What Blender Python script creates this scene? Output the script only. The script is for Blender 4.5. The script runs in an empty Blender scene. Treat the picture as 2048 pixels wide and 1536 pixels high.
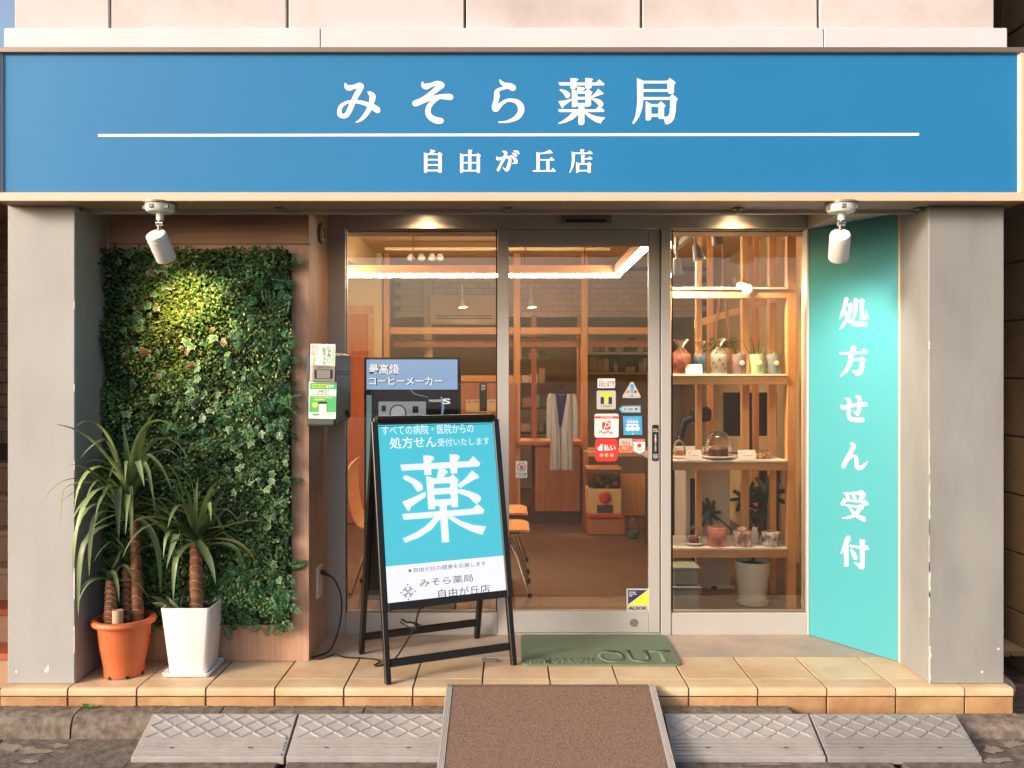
import bpy, bmesh, math, random
from mathutils import Vector, Matrix
from mathutils.geometry import tessellate_polygon
random.seed(7)
R = math.radians
SC = bpy.context.scene
COL = SC.collection

# ---------------------------------------------------------------- camera, world, sun, exposure
D, F, H, VH = 3.77, 1704.0, 1.37, 757.0          # distance to the step edge, focal length (px of 2048), eye height, horizon row
cam_d = bpy.data.cameras.new('camera'); cam = bpy.data.objects.new('camera', cam_d); COL.objects.link(cam)
cam.location = (0, -D, H); cam.rotation_euler = (R(90), 0, 0)
cam_d.sensor_width = 36; cam_d.lens = 36 * F / 2048; cam_d.shift_y = (VH - 768) / 2048
cam_d.clip_start = 0.05; cam_d.clip_end = 2000
SC.camera = cam
SUN_AZ, SUN_EL = R(55), R(19.5)                     # from the left, in front of the shop
to_sun = Vector((-math.sin(SUN_AZ) * math.cos(SUN_EL), -math.cos(SUN_AZ) * math.cos(SUN_EL), math.sin(SUN_EL)))
wd = bpy.data.worlds.new('World'); SC.world = wd; wd.use_nodes = True
nt = wd.node_tree; bg = nt.nodes['Background']
sky = nt.nodes.new('ShaderNodeTexSky'); sky.sky_type = 'NISHITA'; sky.sun_disc = False
sky.sun_elevation = SUN_EL; sky.sun_rotation = math.atan2(to_sun.x, to_sun.y)
sky.air_density = 1.0; sky.dust_density = 5.0; sky.ozone_density = 1.0
nt.links.new(sky.outputs['Color'], bg.inputs['Color']); bg.inputs['Strength'].default_value = 0.15
sun_d = bpy.data.lights.new('sun', 'SUN'); sun_d.energy = 1.3; sun_d.angle = R(11); sun_d.color = (1.0, 0.93, 0.92)
sun = bpy.data.objects.new('sun', sun_d); COL.objects.link(sun)
sun.rotation_euler = to_sun.to_track_quat('Z', 'Y').to_euler(); sun.location = to_sun * 20
SC.view_settings.view_transform = 'Standard'; SC.view_settings.look = 'None'
SC.view_settings.exposure = 0.92; SC.view_settings.gamma = 1.0; SC.view_settings.use_curve_mapping = False
SC.cycles.max_bounces = 10; SC.cycles.transparent_max_bounces = 16
SC.cycles.sample_clamp_indirect = 4.0; SC.cycles.caustics_reflective = False; SC.cycles.caustics_refractive = False

# ---------------------------------------------------------------- helpers
def C(r, g, b, k=1.0):                            # 8-bit display colour to linear base colour
    f = lambda c: (c / 255 / 12.92 if c / 255 <= .04045 else ((c / 255 + .055) / 1.055) ** 2.4)
    return (f(r) * k, f(g) * k, f(b) * k, 1)

def W(u, v, y):                                   # a point of the place at depth y from where the photograph shows it
    s = (D + y) / F
    return Vector(((u - 1024) * s, y, H - (v - VH) * s))

class Plane:
    def __init__(s, O, a, b):
        s.O = Vector(O); s.a = Vector(a).normalized(); s.b = Vector(b).normalized(); s.n = s.a.cross(s.b).normalized()
    def hit(s, u, v):
        c = Vector((0, -D, H)); d = Vector(((u - 1024) / F, 1, -(v - VH) / F))
        return c + d * (s.n.dot(s.O - c) / s.n.dot(d))
    def loc(s, u, v):
        p = s.hit(u, v) - s.O
        return (p.dot(s.a), p.dot(s.b))
    def at(s, x, y, off=0):
        return s.O + s.a * x + s.b * y + s.n * off

def mat(name, col, rough=.6, metal=0.0, var=0.0, vscale=6.0, bump=0.0, bscale=60.0, stretch=(1, 1, 1), col2=None, spec=.5,
        emit=None, estr=0.0, objvar=0.0, island=0.0, coat=0.0, trans=0.0, detail=6.0, ramp=(.35, .7), two=False):
    m = bpy.data.materials.new(name); m.use_nodes = True
    t = m.node_tree; N = t.nodes; L = t.links; p = N['Principled BSDF']
    p.inputs['Base Color'].default_value = col if len(col) == 4 else (*col, 1)
    p.inputs['Roughness'].default_value = rough; p.inputs['Metallic'].default_value = metal
    p.inputs['Specular IOR Level'].default_value = spec
    if coat: p.inputs['Coat Weight'].default_value = coat; p.inputs['Coat Roughness'].default_value = .08
    if emit: p.inputs['Emission Color'].default_value = emit; p.inputs['Emission Strength'].default_value = estr
    vec = None
    if var or bump or col2:
        tc = N.new('ShaderNodeTexCoord'); oi = N.new('ShaderNodeObjectInfo')
        sc = N.new('ShaderNodeVectorMath'); sc.operation = 'SCALE'; sc.inputs[0].default_value = (7.3, 3.1, 5.7); L.new(oi.outputs['Random'], sc.inputs['Scale'])
        ad = N.new('ShaderNodeVectorMath'); ad.operation = 'ADD'; L.new(tc.outputs['Object'], ad.inputs[0]); L.new(sc.outputs[0], ad.inputs[1])
        mp = N.new('ShaderNodeMapping'); mp.inputs['Scale'].default_value = stretch; L.new(ad.outputs[0], mp.inputs[0]); vec = mp.outputs[0]
    last = None
    if var or col2:
        n1 = N.new('ShaderNodeTexNoise'); n1.inputs['Scale'].default_value = vscale; n1.inputs['Detail'].default_value = detail; n1.inputs['Roughness'].default_value = .62
        L.new(vec, n1.inputs['Vector'])
        mr = N.new('ShaderNodeMapRange'); mr.inputs['From Min'].default_value = ramp[0]; mr.inputs['From Max'].default_value = ramp[1]; L.new(n1.outputs['Fac'], mr.inputs['Value'])
        mx = N.new('ShaderNodeMix'); mx.data_type = 'RGBA'
        c2 = col2 if col2 else tuple(c * (1 - var) for c in col[:3]) + (1,)
        mx.inputs['A'].default_value = (*col[:3], 1); mx.inputs['B'].default_value = c2
        L.new(mr.outputs[0], mx.inputs['Factor']); last = mx.outputs['Result']
        rr = N.new('ShaderNodeMapRange'); rr.inputs['To Min'].default_value = max(0, rough - .07); rr.inputs['To Max'].default_value = min(1, rough + .1)
        L.new(n1.outputs['Fac'], rr.inputs['Value']); L.new(rr.outputs[0], p.inputs['Roughness'])
    for k, src in ((objvar, 'o'), (island, 'i')):
        if not k: continue
        hs = N.new('ShaderNodeHueSaturation')
        if src == 'o': o = N.new('ShaderNodeObjectInfo').outputs['Random']
        else: o = N.new('ShaderNodeNewGeometry').outputs['Random Per Island']
        r1 = N.new('ShaderNodeMapRange'); r1.inputs['To Min'].default_value = 1 - k; r1.inputs['To Max'].default_value = 1 + k; L.new(o, r1.inputs['Value'])
        L.new(r1.outputs[0], hs.inputs['Value'])
        r2 = N.new('ShaderNodeMath'); r2.operation = 'MULTIPLY'; r2.inputs[1].default_value = 13.7; L.new(o, r2.inputs[0])
        r3 = N.new('ShaderNodeMath'); r3.operation = 'FRACT'; L.new(r2.outputs[0], r3.inputs[0])
        r4 = N.new('ShaderNodeMapRange'); r4.inputs['To Min'].default_value = .5 - k * .08; r4.inputs['To Max'].default_value = .5 + k * .08; L.new(r3.outputs[0], r4.inputs['Value'])
        L.new(r4.outputs[0], hs.inputs['Hue'])
        if last: L.new(last, hs.inputs['Color'])
        else: hs.inputs['Color'].default_value = (*col[:3], 1)
        last = hs.outputs[0]
    if last: L.new(last, p.inputs['Base Color'])
    if bump:
        n2 = N.new('ShaderNodeTexNoise'); n2.inputs['Scale'].default_value = bscale; n2.inputs['Detail'].default_value = 5; L.new(vec, n2.inputs['Vector'])
        b = N.new('ShaderNodeBump'); b.inputs['Strength'].default_value = bump; b.inputs['Distance'].default_value = .004
        L.new(n2.outputs['Fac'], b.inputs['Height']); L.new(b.outputs[0], p.inputs['Normal'])
    if trans:
        tr = N.new('ShaderNodeBsdfTranslucent'); ms = N.new('ShaderNodeMixShader'); ms.inputs[0].default_value = trans
        if last: L.new(last, tr.inputs['Color'])
        else: tr.inputs['Color'].default_value = (*col[:3], 1)
        L.new(p.outputs[0], ms.inputs[1]); L.new(tr.outputs[0], ms.inputs[2]); L.new(ms.outputs[0], N['Material Output'].inputs['Surface'])
    return m

def glassmat(name, tint=(.97, .97, .96), base=.0, gain=1.0, rough=0.0):
    m = bpy.data.materials.new(name); m.use_nodes = True
    t = m.node_tree; N = t.nodes; L = t.links; N.remove(N['Principled BSDF'])
    tr = N.new('ShaderNodeBsdfTransparent'); tr.inputs[0].default_value = (*tint, 1)
    gl = N.new('ShaderNodeBsdfGlossy'); gl.inputs['Roughness'].default_value = rough
    fr = N.new('ShaderNodeFresnel'); fr.inputs[0].default_value = 1.5
    ma = N.new('ShaderNodeMath'); ma.operation = 'MULTIPLY_ADD'; ma.inputs[1].default_value = gain; ma.inputs[2].default_value = base
    L.new(fr.outputs[0], ma.inputs[0])
    ms = N.new('ShaderNodeMixShader'); L.new(ma.outputs[0], ms.inputs[0]); L.new(tr.outputs[0], ms.inputs[1]); L.new(gl.outputs[0], ms.inputs[2])
    L.new(ms.outputs[0], N['Material Output'].inputs['Surface'])
    return m

def woodmat(name, c1, c2, axis='z', rough=.5, scale=1.0):
    st = {'z': (14, 14, .9), 'x': (.9, 14, 14), 'y': (14, .9, 14)}[axis]
    return mat(name, c1, rough, col2=c2, vscale=3.2 * scale, stretch=st, bump=.08, bscale=8, detail=8, ramp=(.3, .75))

def emitmat(name, col, s):
    m = bpy.data.materials.new(name); m.use_nodes = True
    N = m.node_tree.nodes; N.remove(N['Principled BSDF']); e = N.new('ShaderNodeEmission')
    e.inputs[0].default_value = col; e.inputs[1].default_value = s
    m.node_tree.links.new(e.outputs[0], N['Material Output'].inputs['Surface'])
    return m

def thing(name, label, cat, loc=(0, 0, 0), group=None, kind=None):
    o = bpy.data.objects.new(name, None); COL.objects.link(o); o.location = loc; o.empty_display_size = .1
    tag(o, label, cat, group, kind); return o
def tag(o, label=None, cat=None, group=None, kind=None):
    for k, v in (('label', label), ('category', cat), ('group', group), ('kind', kind)):
        if v: o[k] = v
    return o
def link(name, me, parent=None, local=False):
    o = bpy.data.objects.new(name, me); COL.objects.link(o)
    if parent is not None:
        o.parent = parent
        if not local:
            o.matrix_parent_inverse = Matrix.Translation(-parent.location) if parent.type == 'EMPTY' else Matrix()
    return o
def mk(name, bm, m, parent=None, bev=0.0, smooth=False, local=False, seg=1, recalc=True):
    if recalc: bmesh.ops.recalc_face_normals(bm, faces=bm.faces)
    if bev: bmesh.ops.bevel(bm, geom=list(bm.edges), offset=bev, segments=seg, affect='EDGES', profile=.5, clamp_overlap=True)
    if smooth:
        for f in bm.faces: f.smooth = True
        for e in bm.edges:
            if len(e.link_faces) == 2 and e.calc_face_angle(0) > .7: e.smooth = False
    me = bpy.data.meshes.new(name); bm.to_mesh(me); bm.free()
    for x in (m if isinstance(m, (list, tuple)) else [m]): me.materials.append(x)
    return link(name, me, parent, local)
def NB(): return bmesh.new()
def B(bm, x0, x1, y0, y1, z0, z1):
    v = [bm.verts.new((x, y, z)) for x in (x0, x1) for y in (y0, y1) for z in (z0, z1)]
    for q in ((0, 1, 3, 2), (4, 6, 7, 5), (0, 4, 5, 1), (2, 3, 7, 6), (0, 2, 6, 4), (1, 5, 7, 3)): bm.faces.new([v[i] for i in q])
    return bm
def box(name, x0, x1, y0, y1, z0, z1, m, parent=None, bev=0.0, local=False):
    return mk(name, B(NB(), x0, x1, y0, y1, z0, z1), m, parent, bev, local=local)
def loft(bm, rings, cap=True, closed=True):
    vs = [[bm.verts.new(p) for p in r] for r in rings]; n = len(vs[0])
    for a, b in zip(vs, vs[1:]):
        for i in range(n if closed else n - 1):
            j = (i + 1) % n; bm.faces.new((a[i], a[j], b[j], b[i]))
    if cap and closed and n > 2: bm.faces.new(list(reversed(vs[0]))); bm.faces.new(vs[-1])
    return bm
def tube(bm, pts, r, n=8, cap=True):
    pts = [Vector(p) for p in pts]; rs = r if isinstance(r, (list, tuple)) else [r] * len(pts)
    rings = []; up = None
    for i, p in enumerate(pts):
        d = (pts[min(i + 1, len(pts) - 1)] - pts[max(i - 1, 0)]).normalized()
        if up is None: up = Vector((0, 0, 1)) if abs(d.z) < .9 else Vector((1, 0, 0))
        s = d.cross(up)
        if s.length < 1e-4: s = d.cross(Vector((0, 1, 0)))
        s.normalize(); up = s.cross(d).normalized()
        rings.append([p + (s * math.cos(2 * math.pi * k / n) + up * math.sin(2 * math.pi * k / n)) * rs[i] for k in range(n)])
    return loft(bm, rings, cap)
def lathe(bm, prof, n=28, c=(0, 0, 0), cap=True):
    c = Vector(c)
    return loft(bm, [[c + Vector((r * math.cos(2 * math.pi * k / n), r * math.sin(2 * math.pi * k / n), z)) for k in range(n)] for r, z in prof], cap)
def cyl_dir(bm, p, d, prof, n=24):                # lathe along a direction: prof = (radius, distance)
    d = Vector(d).normalized(); q = d.to_track_quat('Z', 'Y').to_matrix(); p = Vector(p)
    return loft(bm, [[p + q @ Vector((r * math.cos(2 * math.pi * k / n), r * math.sin(2 * math.pi * k / n), t)) for k in range(n)] for r, t in prof])
def crom(pts, k=6, closed=False):
    out = []; n = len(pts); rng = range(n) if closed else range(n - 1)
    for i in rng:
        g = (lambda j: pts[j % n]) if closed else (lambda j: pts[max(0, min(n - 1, j))])
        p0, p1, p2, p3 = g(i - 1), g(i), g(i + 1), g(i + 2)
        for s in range(k):
            t = s / k
            out.append(tuple(.5 * ((2 * b) + (-a + c) * t + (2 * a - 5 * b + 4 * c - d) * t * t + (-a + 3 * b - 3 * c + d) * t ** 3) for a, b, c, d in zip(p0, p1, p2, p3)))
    if not closed: out.append(tuple(pts[-1]))
    return out
def brush(pts, k=5, flat_end=False):              # a written stroke: (x, y, half width) to an outline
    q = crom(pts, k); L_, R_ = [], []
    for i, (x, y, w) in enumerate(q):
        a, b = q[max(0, i - 1)], q[min(len(q) - 1, i + 1)]; dx, dy = b[0] - a[0], b[1] - a[1]; l = math.hypot(dx, dy) or 1
        L_.append((x - dy / l * w, y + dx / l * w)); R_.append((x + dy / l * w, y - dx / l * w))
    def capp(i, sgn):
        x, y, w = q[i]; a = q[1] if i == 0 else q[-2]; ang = math.atan2(y - a[1], x - a[0])
        return [(x + w * math.cos(ang + t), y + w * math.sin(ang + t)) for t in [(-1 + .5 * j) * math.pi / 2 * sgn for j in range(1, 4)]]
    end = [] if flat_end else capp(-1, -1)
    return L_ + end + list(reversed(R_)) + capp(0, -1)
def rect(x0, y0, x1, y1): return [(x0, y0), (x1, y0), (x1, y1), (x0, y1)]
def rrect(x0, y0, x1, y1, r, k=4):
    o = []
    for cx, cy, a0 in ((x1 - r, y1 - r, 0), (x0 + r, y1 - r, 90), (x0 + r, y0 + r, 180), (x1 - r, y0 + r, 270)):
        o += [(cx + r * math.cos(R(a0 + 90 * i / k)), cy + r * math.sin(R(a0 + 90 * i / k))) for i in range(k + 1)]
    return o
def disc(x, y, rx, ry=None, n=20): return [(x + rx * math.cos(2 * math.pi * i / n), y + (ry or rx) * math.sin(2 * math.pi * i / n)) for i in range(n)]
def flat(name, polys, P, off, m, parent=None, px=True, step=.00025):
    """flat print: outlines (picture pixels or plane coordinates) laid on plane P"""
    bm = NB()
    for i, pl in enumerate(polys):
        pts = [P.hit(*q) if px else P.at(*q) for q in pl]
        vs = [bm.verts.new(p + P.n * (off + i * step)) for p in pts]
        for t in tessellate_polygon([pts]):
            try: f = bm.faces.new([vs[j] for j in t])
            except ValueError: continue
            f.normal_update()
            if f.normal.dot(P.n) < 0: f.normal_flip()
    return mk(name, bm, m, parent, recalc=False)
def slab(name, poly, P, off, th, m, parent=None, px=True):
    bm = NB(); pts = [P.hit(*q) if px else P.at(*q) for q in poly]
    a = [p + P.n * off for p in pts]; b = [p + P.n * (off + th) for p in pts]
    loft(bm, [a, b], cap=False)
    return_faces = []
    va = list(bm.verts)[:len(a)]; vb = list(bm.verts)[len(a):]
    for t in tessellate_polygon([pts]):
        for vv in (va, vb):
            try: bm.faces.new([vv[j] for j in t])
            except ValueError: pass
    return mk(name, bm, m, parent)
def text_mesh(body, bold=0.0, align='LEFT', space=1.0, line=1.0):
    c = bpy.data.curves.new('lettering', 'FONT'); c.body = body; c.align_x = align; c.offset = bold; c.space_character = space; c.space_line = line
    c.resolution_u = 3
    o = bpy.data.objects.new('lettering', c); COL.objects.link(o)
    me = bpy.data.meshes.new_from_object(o.evaluated_get(bpy.context.evaluated_depsgraph_get()))
    bpy.data.objects.remove(o); bpy.data.curves.remove(c)
    return me
def txt(body, P, bl, tr, off, m, parent=None, px=True, bold=0.0, name='lettering', align='LEFT', rot=0, space=1.0, line=1.0):
    """lettering stretched to the box bl..tr (pixels or plane coordinates) on plane P"""
    me = text_mesh(body, bold, align, space, line)
    a, b = (P.loc(*bl), P.loc(*tr)) if px else (bl, tr)
    co = [(v.co.x, v.co.y) for v in me.vertices]
    if rot == -90: co = [(y, -x) for x, y in co]
    xs = [c[0] for c in co]; ys = [c[1] for c in co]; x0, x1, y0, y1 = min(xs), max(xs), min(ys), max(ys)
    for v, (x, y) in zip(me.vertices, co):
        v.co = P.at(a[0] + (x - x0) / (x1 - x0) * (b[0] - a[0]), a[1] + (y - y0) / max(1e-6, y1 - y0) * (b[1] - a[1]), off)
    me.materials.clear(); me.materials.append(m); me.name = name
    return link(name, me, parent)
def copy_tree(o, parent=None):
    c = o.copy(); COL.objects.link(c)
    if parent is not None: c.parent = parent
    for ch in o.children: copy_tree(ch, c)
    return c

# ---------------------------------------------------------------- materials
M = {}
M['pillar'] = mat('pillar_paint', C(146, 145, 143), .6, var=.26, vscale=3.6, stretch=(1, 1, .35), bump=.16, bscale=45, detail=8)
M['pillar_left'] = mat('pillar_paint_pale', C(166, 164, 163), .6, var=.16, vscale=3.0, stretch=(1, 1, .4), bump=.14, bscale=45, detail=8)
M['chip'] = mat('bare_plaster', C(226, 216, 200), .8)
M['facade'] = mat('facade_concrete', C(198, 189, 190), .8, col2=C(168, 154, 148), vscale=2.2, bump=.15, bscale=30, detail=8, ramp=(.45, .85))
M['coping'] = mat('coping_paint', C(206, 201, 206), .5, var=.1, vscale=3)
M['plaster_pale'] = mat('soffit_plaster', C(200, 184, 170), .7)
M['joint'] = mat('joint_dark', C(96, 78, 68), .9)
M['frame_beige'] = mat('sign_frame', C(214, 184, 158), .45, var=.06, vscale=4)
M['frame_top'] = mat('sign_cap_shade', C(126, 108, 97), .5, metal=.4)  # top lip of the beige frame, its shade put into the colour
M['blue'] = mat('sign_blue', C(36, 118, 172), .5, var=.05, vscale=1.2, spec=.25)
M['white'] = mat('white_vinyl', C(240, 236, 238), .5)
M['whitepaint'] = mat('white_paint', C(236, 232, 230), .4, var=.04, vscale=5)
M['soffit'] = mat('soffit_panel', C(172, 146, 126), .6, var=.08)
M['alu'] = mat('aluminium', C(186, 181, 178), .42, metal=.25, var=.06, vscale=1.5, stretch=(3, 3, 1))
M['alu_dark'] = mat('aluminium_dark', C(132, 126, 121), .45, metal=.3)
M['steel'] = mat('steel', C(190, 186, 180), .25, metal=1)
M['gasket'] = mat('gasket', C(38, 33, 30), .7)
M['black'] = mat('black_metal', C(26, 23, 21), .32, var=.1)
M['blackplastic'] = mat('black_plastic', C(24, 23, 23), .5)
M['teal'] = mat('teal_panel', C(66, 150, 160), .42, var=.03, vscale=1, coat=.15)
M['wood'] = woodmat('pale_wood', C(200, 160, 136), C(172, 128, 104), 'z')
M['wood_x'] = woodmat('pale_wood_across', C(190, 150, 126), C(162, 120, 98), 'x')
M['pine'] = woodmat('pine', C(214, 154, 96), C(194, 128, 74), 'z', rough=.45)
M['pine_x'] = woodmat('pine_across', C(214, 154, 96), C(194, 128, 74), 'x', rough=.45)
M['ply'] = woodmat('plywood_seat', C(224, 160, 92), C(205, 138, 74), 'y', rough=.4)
M['shelf_pine'] = woodmat('shelf_pine', C(226, 176, 120), C(206, 150, 94), 'z', rough=.45)
M['shelf_pine_x'] = woodmat('shelf_pine_across', C(226, 176, 120), C(206, 150, 94), 'x', rough=.45)
M['tile'] = mat('step_tile', C(210, 186, 153), .45, col2=C(186, 148, 108), vscale=4.5, bump=.1, bscale=40, objvar=.07, ramp=(.35, .8), spec=.4)
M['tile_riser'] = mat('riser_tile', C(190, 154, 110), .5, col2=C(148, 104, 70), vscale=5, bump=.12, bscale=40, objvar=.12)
M['grout'] = mat('grout', C(84, 62, 48), .9, var=.3, vscale=30)
M['concrete'] = mat('entry_concrete', C(184, 160, 142), .65, col2=C(150, 140, 132), vscale=3.5, bump=.1, bscale=60, detail=9)
M['kerb'] = mat('kerb_concrete', C(132, 119, 107), .9, col2=C(78, 69, 61), vscale=26, bump=1.0, bscale=45, detail=10, objvar=.08)
M['gutter'] = mat('gutter_concrete', C(124, 112, 102), .9, col2=C(76, 68, 61), vscale=20, bump=1.0, bscale=60, detail=10, ramp=(.3, .65))
M['asphalt'] = mat('asphalt', C(82, 76, 72), .9, var=.35, vscale=60, bump=.8, bscale=160)
M['rampgrey'] = mat('ramp_plastic', C(162, 156, 153), .6, var=.22, vscale=9, bump=.15, bscale=140)
M['rampgrey_dark'] = mat('ramp_plastic_dark', C(142, 138, 135), .6, var=.22, vscale=9, bump=.15, bscale=140)
M['carpet'] = mat('brown_carpet', C(142, 117, 104), .95, col2=C(100, 79, 68), vscale=230, bump=.9, bscale=260, detail=3, ramp=(.4, .6), spec=.1)
M['mat_green'] = mat('green_mat', C(112, 128, 106), .95, col2=C(116, 118, 96), vscale=3.5, bump=.8, bscale=320, spec=.1, ramp=(.4, .75))
M['mat_text'] = mat('green_mat_relief', C(134, 152, 118), .95, bump=.8, bscale=320, var=.1, spec=.1)
M['terracotta'] = mat('terracotta_plastic', C(206, 106, 62), .5, var=.1, vscale=5)
M['soil'] = mat('soil', C(60, 44, 34), 1.0, var=.4, vscale=40, bump=1, bscale=60)
M['ceramic'] = mat('white_ceramic', C(240, 234, 234), .2, var=.03)
M['trunk'] = mat('yucca_trunk', C(150, 100, 72), .85, col2=C(92, 62, 46), vscale=9, stretch=(1, 1, 5), bump=.7, bscale=40)
M['trunk_ring'] = mat('trunk_ring', C(196, 164, 132), .85)
M['yucca'] = mat('yucca_leaf', C(122, 140, 96), .4, col2=C(82, 104, 64), vscale=4, objvar=.25, trans=.15)
M['yucca2'] = mat('yucca_leaf_pale', C(150, 162, 104), .4, col2=C(100, 120, 66), vscale=4, objvar=.2, trans=.15)
M['box_leaf'] = mat('hedge_leaf', C(78, 118, 66), .5, island=.75, trans=.2, col2=C(48, 72, 40), vscale=3.5, ramp=(.42, .6))
M['box_leaf_glow'] = mat('hedge_leaf_glow_yellow', C(104, 118, 46), .5, island=.4, trans=.2)  # yellow of the lamp glow, put into the leaf colour
M['fern'] = mat('fern_leaf', C(56, 104, 62), .5, objvar=.3, trans=.2)
M['ivy'] = mat('ivy_leaf', C(52, 96, 60), .45, objvar=.35, trans=.1)
M['ivy_red'] = mat('ivy_leaf_red', C(120, 78, 50), .45, objvar=.3, trans=.1)
M['ivy_edge'] = mat('ivy_edge', C(132, 152, 104), .5, objvar=.25)
M['bud'] = mat('hedge_bud', C(190, 186, 130), .6, objvar=.15)
M['hedge_back'] = mat('hedge_grid', C(30, 36, 24), .9)
M['glass'] = glassmat('window_glass', base=.02, gain=1.6)
M['domeglass'] = glassmat('dome_glass', (.97, .96, .94), base=.01, gain=.8)
M['cello'] = glassmat('cellophane', (.95, .94, .93), base=.03, gain=.7, rough=.12)
M['plaster'] = mat('interior_plaster', C(222, 196, 150), .8, var=.04)
M['plaster_grey'] = mat('dispensary_wall', C(186, 172, 150), .8, var=.05)
M['ceil'] = mat('interior_ceiling', C(214, 188, 148), .85)
M['floor_in'] = mat('interior_floor', C(110, 82, 62), .4, col2=C(98, 73, 55), vscale=2)
M['reflected_tile'] = mat('reflection_tile', C(176, 152, 128), .35, objvar=.06)
M['counter'] = woodmat('counter_wood', C(176, 116, 76), C(154, 96, 60), 'z')
M['door_wood'] = woodmat('inner_door', C(200, 112, 66), C(180, 94, 52), 'z')
M['toe'] = mat('toe_kick', C(70, 58, 50), .6)
M['white_plastic'] = mat('white_plastic', C(226, 222, 214), .45)
M['greybox'] = mat('grey_green_box', C(150, 156, 144), .5, var=.05)
M['carton'] = mat('white_carton', C(206, 200, 190), .7, var=.04)
M['navy'] = mat('navy', C(40, 44, 96), .6)
M['letterbox'] = mat('letterbox_paint', C(74, 84, 80), .45, var=.06)
M['dark_text'] = mat('print_dark', C(48, 44, 48), .6)
M['print_grey'] = mat('print_grey', C(120, 116, 116), .6)
M['green_print'] = mat('print_green', C(74, 180, 104), .6)
M['lime'] = mat('print_lime', C(196, 208, 60), .6)
M['red'] = mat('print_red', C(214, 52, 48), .55)
M['orange'] = mat('print_orange', C(226, 98, 52), .55)
M['yellow'] = mat('print_yellow', C(232, 224, 60), .55)
M['skyblue'] = mat('print_skyblue', C(60, 160, 214), .55)
M['sticker'] = mat('sticker_paper', C(232, 226, 222), .55)
M['sticker_grey'] = mat('sticker_silver', C(190, 186, 178), .45)
M['teal_print'] = mat('print_teal', C(130, 176, 178), .6)

# ================================================================ THE SETTING
# road (one sheet to the horizon), gutter slabs, kerb stones, tiled step
bm = NB(); loft(bm, [[(-400, -.50, -.206), (400, -.50, -.206)], [(-400, -400, -.206), (400, -400, -.206)]], closed=False)
tag(mk('road', bm, M['asphalt']), kind='structure')
bm = NB(); loft(bm, [[(-400, -.5, -.26), (400, -.5, -.26)], [(-400, 400, -.26), (400, 400, -.26)]], closed=False)
tag(mk('ground', bm, M['asphalt']), kind='structure')
gut = tag(box('gutter', -9, 9, -.60, -.06, -.5, -.215, M['joint']), kind='structure')
XK = [-1.89 + .622 * k for k in range(-6, 11)]
for i, (a, b) in enumerate(zip(XK, XK[1:])):
    dx = random.uniform(-.02, .02)
    bm = NB()
    prof = [(-.60, -.198), (-.30, -.184), (-.115, -.172), (-.10, -.172), (-.10, -.30), (-.60, -.30)]
    loft(bm, [[(x + dx, y, z + random.uniform(-.001, .001)) for y, z in prof] for x in (a + .34 + .003, b + .34 - .003)])
    mk('gutter_slab', bm, M['gutter'], gut, bev=.003)
kerb = tag(box('kerb', -9, 9, -.08, .0, -.5, -.135, M['joint']), kind='structure')
for a, b in zip(XK, XK[1:]):
    low = .034 if a > 1.2 else 0.0
    prof = [(-.128, -.19), (-.120, -.125 - low), (-.110, -.098 - low), (-.092, -.084 - low), (-.06, -.079 - low), (-.004, -.078 - low), (-.004, -.3), (-.128, -.3)]
    n = 14; ja, jb = a + .0035, b - .0035
    bm = NB(); rings = []
    for k in range(n + 1):
        x = ja + (jb - ja) * k / n
        rings.append([(x, y + random.uniform(-.0022, .0022) * (q < 6), z + random.uniform(-.002, .002) * (q < 6)) for q, (y, z) in enumerate(prof)])
    loft(bm, rings); mk('kerb_stone', bm, M['kerb'], kerb, smooth=True)

X0, X1 = -2.268, 2.222
step = tag(box('tiled_step', X0 + .004, X1 - .004, .006, .424, -.3, -.0065, M['grout']), kind='structure')
JX = [X0] + [-1.967 + .3055 * k for k in range(14)] + [X1]
for i, (a, b) in enumerate(zip(JX, JX[1:])):
    g = .0038
    nose = [(.113, 0), (.02, 0), (.010, -.0015), (.003, -.006), (0, -.014), (0, -.034), (.004, -.037), (.113, -.037)]
    bm = NB(); loft(bm, [[(x, y, z) for y, z in nose] for x in (a + g, b - g)])
    mk('nosing_tile', bm, M['tile'], step, bev=0, smooth=True)
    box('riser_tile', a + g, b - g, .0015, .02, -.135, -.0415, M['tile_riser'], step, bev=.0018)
    box('tread_tile', a + g, b - g, .1172, .4205, -.02, random.uniform(-.0006, .0003), M['tile'], step, bev=.0016)
ent = tag(box('entry_floor', -2.0, 2.0, .4245, .90, -.3, -.001, M['concrete']), kind='structure')
bm = NB(); poly = [(-9, -.01), (9, -.01)]
for xa, xb, nm in ((-9, X0 - .004, 'pavement'), (X1 + .004, 9, 'side_passage')):
    tag(box(nm, xa, xb, .001, 7.5, -.4, -.145 if xa > 0 else -.11, M['gutter']), kind='structure')
# stains on the tiles and the gutter
PF = Plane((0, 0, .0006), (1, 0, 0), (0, 1, 0))
def blob(cx, cy, rx, ry, n=16, j=.35): return crom([(cx + rx * math.cos(2 * math.pi * i / n) * random.uniform(1 - j, 1 + j * .3), cy + ry * math.sin(2 * math.pi * i / n) * random.uniform(1 - j, 1 + j * .3)) for i in range(n)], 3, True)
M['stain'] = mat('stain', C(146, 116, 88), .8, var=.2)
flat('stain', [blob(-1.20, .225, .05, .028), blob(-1.14, .25, .035, .008), blob(-1.235, .20, .03, .012)], PF, 0, M['stain'], step)

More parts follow.
